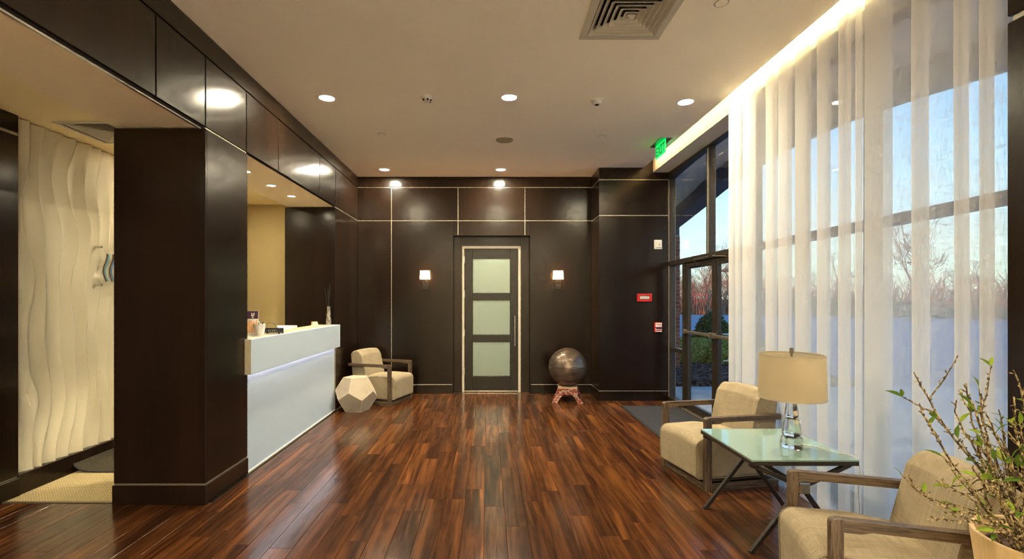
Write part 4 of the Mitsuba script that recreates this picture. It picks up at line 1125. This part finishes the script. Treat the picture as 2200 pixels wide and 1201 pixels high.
# mulch bed
gx, gy = np.meshgrid(np.linspace(2.95, 6.9, 100), np.linspace(9.0, 13.2, 90), indexing='ij')
gz = .03 + .05 * meshkit.noise(np.stack([gx * 9, gy * 9, gx * 0], -1), 2) + .04 * meshkit.noise(np.stack([gx * 22, gy * 22, gx * 0], -1), 3)
gz[[0, -1]] = -.1; gz[:, [0, -1]] = -.1
n, m = gx.shape
i, j = np.meshgrid(np.arange(n - 1), np.arange(m - 1), indexing='ij')
A = i * m + j
ctr = np.stack([(gx[:-1, :-1] + gx[1:, 1:]) / 2, (gy[:-1, :-1] + gy[1:, 1:]) / 2], -1).reshape(-1, 2)
keep = ~((ctr[:, 0] > 3.83) & (ctr[:, 0] < 4.29) & (ctr[:, 1] > 10.77) & (ctr[:, 1] < 11.23))
single('bark_mulch_bed', (np.stack([gx, gy, gz], -1).reshape(-1, 3), np.stack([A, A + m, A + m + 1, A + 1], -1).reshape(-1, 4)[keep]), 'bark_mulch', 'dark bark mulch bed outside the glass doors', 'mulch', kind='stuff')

def leafy(points, normals, size, seed):
    r = np.random.default_rng(seed)
    n = len(points)
    d = normals + r.normal(0, .6, (n, 3)); d /= np.linalg.norm(d, axis=1, keepdims=True)
    x = np.cross(d, r.normal(0, 1, (n, 3))); x /= np.linalg.norm(x, axis=1, keepdims=True)
    s = size * r.uniform(.6, 1.3, (n, 1))
    V = np.stack([points, points + d * s * .5 + x * s * .3, points + d * s, points + d * s * .5 - x * s * .3], 1).reshape(-1, 3)
    F = (np.arange(n)[:, None] * 4 + np.array([[0, 1, 2, 3]]))
    F = np.vstack([F[:, [0, 1, 2]], F[:, [0, 2, 3]]])
    return trimesh.Trimesh(V, F, process=False)
def bush(key, label, c, shape, mat_leaf, count, size, seed, catg, group=None):
    t = thing(key, label, catg, group)
    base = trimesh.creation.icosphere(4, 1.0)
    v = base.vertices.copy()
    if shape[0] == 'cone':
        rr = np.where(v[:, 2] > -.5, np.clip((1 - v[:, 2]) / 1.5, .02, 1) ** .75, 1.0)
        hxy = np.linalg.norm(v[:, :2], axis=1, keepdims=True)
        v[:, :2] = v[:, :2] / np.maximum(hxy, 1e-6) * rr[:, None] * np.minimum(1, hxy * 3)
    else:
        v = np.sign(v) * np.abs(v) ** .55
        v /= np.abs(v).max()
    v *= np.array(shape[1])
    nz_ = meshkit.noise(v * 5 + seed, seed)[:, None]
    v *= .82 + .30 * nz_
    base.vertices = v + np.array(c)
    add('core', base, mat_leaf, True, parent=t)
    pts, fi = trimesh.sample.sample_surface(base, count, seed=seed)
    r = np.random.default_rng(seed + 1)
    nr = base.face_normals[fi]
    pts = pts + nr * r.uniform(-.05, .06, (count, 1)) * min(1, shape[1][2] * 1.4)
    add('leaf_mass', leafy(pts, nr, size, seed), mat_leaf, parent=t)
    labels[t + '__leaf_mass'] = {'kind': 'stuff'}
bush('conical_shrub', 'tall dark conical evergreen shrub behind the low hedge', (6.0, 13.0, .62), ('cone', (.62, .62, .68)), 'conifer_leaf', 9000, .07, 3, 'shrub')
for k, (x, y, w) in enumerate(((5.0, 12.0, .62), (5.75, 11.8, .55), (6.45, 11.9, .42))):
    bush('boxwood_hedge', ('rounded light green boxwood hedge seen through the first glass door', 'rounded light green boxwood hedge behind the door stile', 'rounded boxwood hedge seen beside the curtain edge', 'rounded boxwood hedge hidden behind the curtain', 'rounded boxwood hedge at the far end of the bed')[k], (x, y, .30), ('box', (w, .42, .31)), 'hedge_leaf', 6000, .05, 10 + k, 'hedge')
# porch: arch, soffit, brick column
ay = [(10.92, 3.14), (9.38, 3.38), (8.46, 3.542), (7.67, 3.618), (6.74, 3.675), (5.97, 3.664), (5.07, 3.584), (4.64, 3.53), (4.05, 3.446), (3.2, 3.30), (2.3, 3.10)]
from scipy.interpolate import PchipInterpolator
arc = PchipInterpolator([a for a, _ in ay[::-1]], [b for _, b in ay[::-1]])
yy = np.linspace(2.3, 10.92, 50)
band = sg.Polygon([(y, float(arc(y))) for y in yy] + [(y, float(arc(y)) + .27) for y in yy[::-1]])
struct('beam_porch', extrude(band, .30, 'x', 3.9), 'arch_paint', 'dark arched beam at the front of the entrance porch')
yo = np.linspace(2.3, 11.4, 60)
soff = sg.Polygon([(y, float(arc(min(y, 10.92))) + .25) for y in yo] + [(y, 4.6) for y in yo[::-1]])
struct('ceiling_porch', extrude(soff, 1.24, 'x', 2.965), 'porch_plaster', 'grey vaulted soffit of the entrance porch')
struct('wall_porch', box(3.87, 4.25, 10.81, 11.19, 3.02, 4.6), 'arch_paint', 'porch wall above the brick column')
t = thing('porch_light', 'round recessed light in the porch soffit seen through the high glass', 'porch light')
zl = float(arc(9.65)) + .25
sl = (float(arc(9.75)) - float(arc(9.55))) / .2
RP = trimesh.transformations.rotation_matrix(math.atan(sl), (1, 0, 0), (3.78, 9.65, zl))
add('trim_ring', ring_disc(3.78, 9.65, zl + .002, .07, .11, .014).apply_transform(RP), 'porch_plaster', 40, parent=t)
add('lens', lathe([(0, zl - .004), (.075, zl - .004)], 32, (3.78, 9.65, 0)).apply_transform(RP), 'grey_lens', parent=t)
def brick_col(key, label, x0, y0, zt):
    c = structthing(key, label)
    w, bl, bw, bh = .40, .30, .10, .089
    add('mortar_core', box(x0 + .006, x0 + w - .006, y0 + .006, y0 + w - .006, -.05, zt), 'mortar', parent=c)
    rb = random.Random(8)
    k = 0
    z = -.04
    while z + bh < zt:
        fl_ = k % 2
        for q in range(4):
            m = rbox(.005, bl - .005, 0, bw - .005, z + .005, z + bh - .004, .003)
            if fl_: m.apply_translation((bw, 0, 0))
            m.apply_translation((-w / 2, -w / 2, 0))
            m.apply_transform(trimesh.transformations.rotation_matrix(q * math.pi / 2, (0, 0, 1)))
            m.apply_translation((x0 + w / 2, y0 + w / 2, 0))
            add('brick', m, 'brick_clay', parent=c, uv=const_uv(m, rb.random(), 0))
        z += bh; k += 1
brick_col('column_porch', 'red brick porch column outside the narrow sidelight', 3.86, 10.8, 3.02)

# bare trees
def tree(seed, height):
    r = np.random.default_rng(seed)
    paths = []
    def grow(p, d, L, rad, depth):
        n = 4
        pts = [p]
        for k in range(n - 1):
            d = d + r.normal(0, .13, 3) + np.array([0, 0, .06]); d /= np.linalg.norm(d)
            pts.append(pts[-1] + d * L / (n - 1))
        paths.append((pts, np.linspace(rad, rad * .62, n)))
        if depth == 0: return
        for q in range(3 if depth > 1 else 2):
            f = r.uniform(.35, 1.0) if q else 1.0
            a = pts[min(n - 1, max(1, int(round(f * (n - 1)))))]
            e = d + r.normal(0, .52, 3) + np.array([0, 0, .12]); e /= np.linalg.norm(e)
            grow(a, e, L * r.uniform(.58, .82), max(rad * .55, .014), depth - 1)
    grow(np.array([0, 0, -.3]), np.array([0, 0, 1.0]), height * .30, height * .018, 6)
    return tubes(paths, 3)
TREES = [mikit.ply(tree(s, 11.0), 'tree_bark', False) for s in (1, 2, 5, 8)]
rr_ = random.Random(12)
spots = []
for k in range(52):
    a = math.radians(8 + k * 3.1 + rr_.uniform(-.6, .6))
    d = rr_.uniform(73, 105)
    spots.append((d * math.sin(a), d * math.cos(a), rr_.uniform(.8, 1.25), k))
for k in range(14):
    a = math.radians(21.5 + k * .62 + rr_.uniform(-.2, .2)); d = rr_.uniform(72, 110)
    spots.append((d * math.sin(a), d * math.cos(a), rr_.uniform(.55, .95), k + 1))
spots += [(22.0, 44, .8, 90), (33, 38, .9, 93), (45, 26, .9, 94)]
for x, y, s, k in spots:
    lab = 'bare leafless tree standing at the edge of the lot outside'
    key = number('bare_tree')
    labels[key] = {'label': lab, 'category': 'tree', 'group': 'bare trees outside'}
    d = {**TREES[k % 4], 'to_world': T().translate([x, y, .1 if y > 54 else -.1]).rotate([0, 0, 1], rr_.uniform(0, 360)).scale([s, s, s * rr_.uniform(.9, 1.1)])}
    scene[key + '__branches'] = d; _used.add(key + '__branches')
# reddish undergrowth below the trees
r = np.random.default_rng(77)
paths = []
for k in range(8600):
    a = math.radians(r.uniform(6, 92) if k < 5200 else r.uniform(92, 168)); d = r.uniform(57, 66)
    b = np.array([d * math.sin(a), d * math.cos(a), 0.0])
    hgt = r.uniform(1.2, 4.2)
    paths.append(([b, b + [r.normal(0, .35), r.normal(0, .35), hgt * .6], b + [r.normal(0, .8), r.normal(0, .8), hgt]], [.05, .04, .012]))
single('undergrowth', tubes(paths, 3), 'brush_twig', 'reddish sunlit brush under the bare trees', 'undergrowth', kind='stuff')
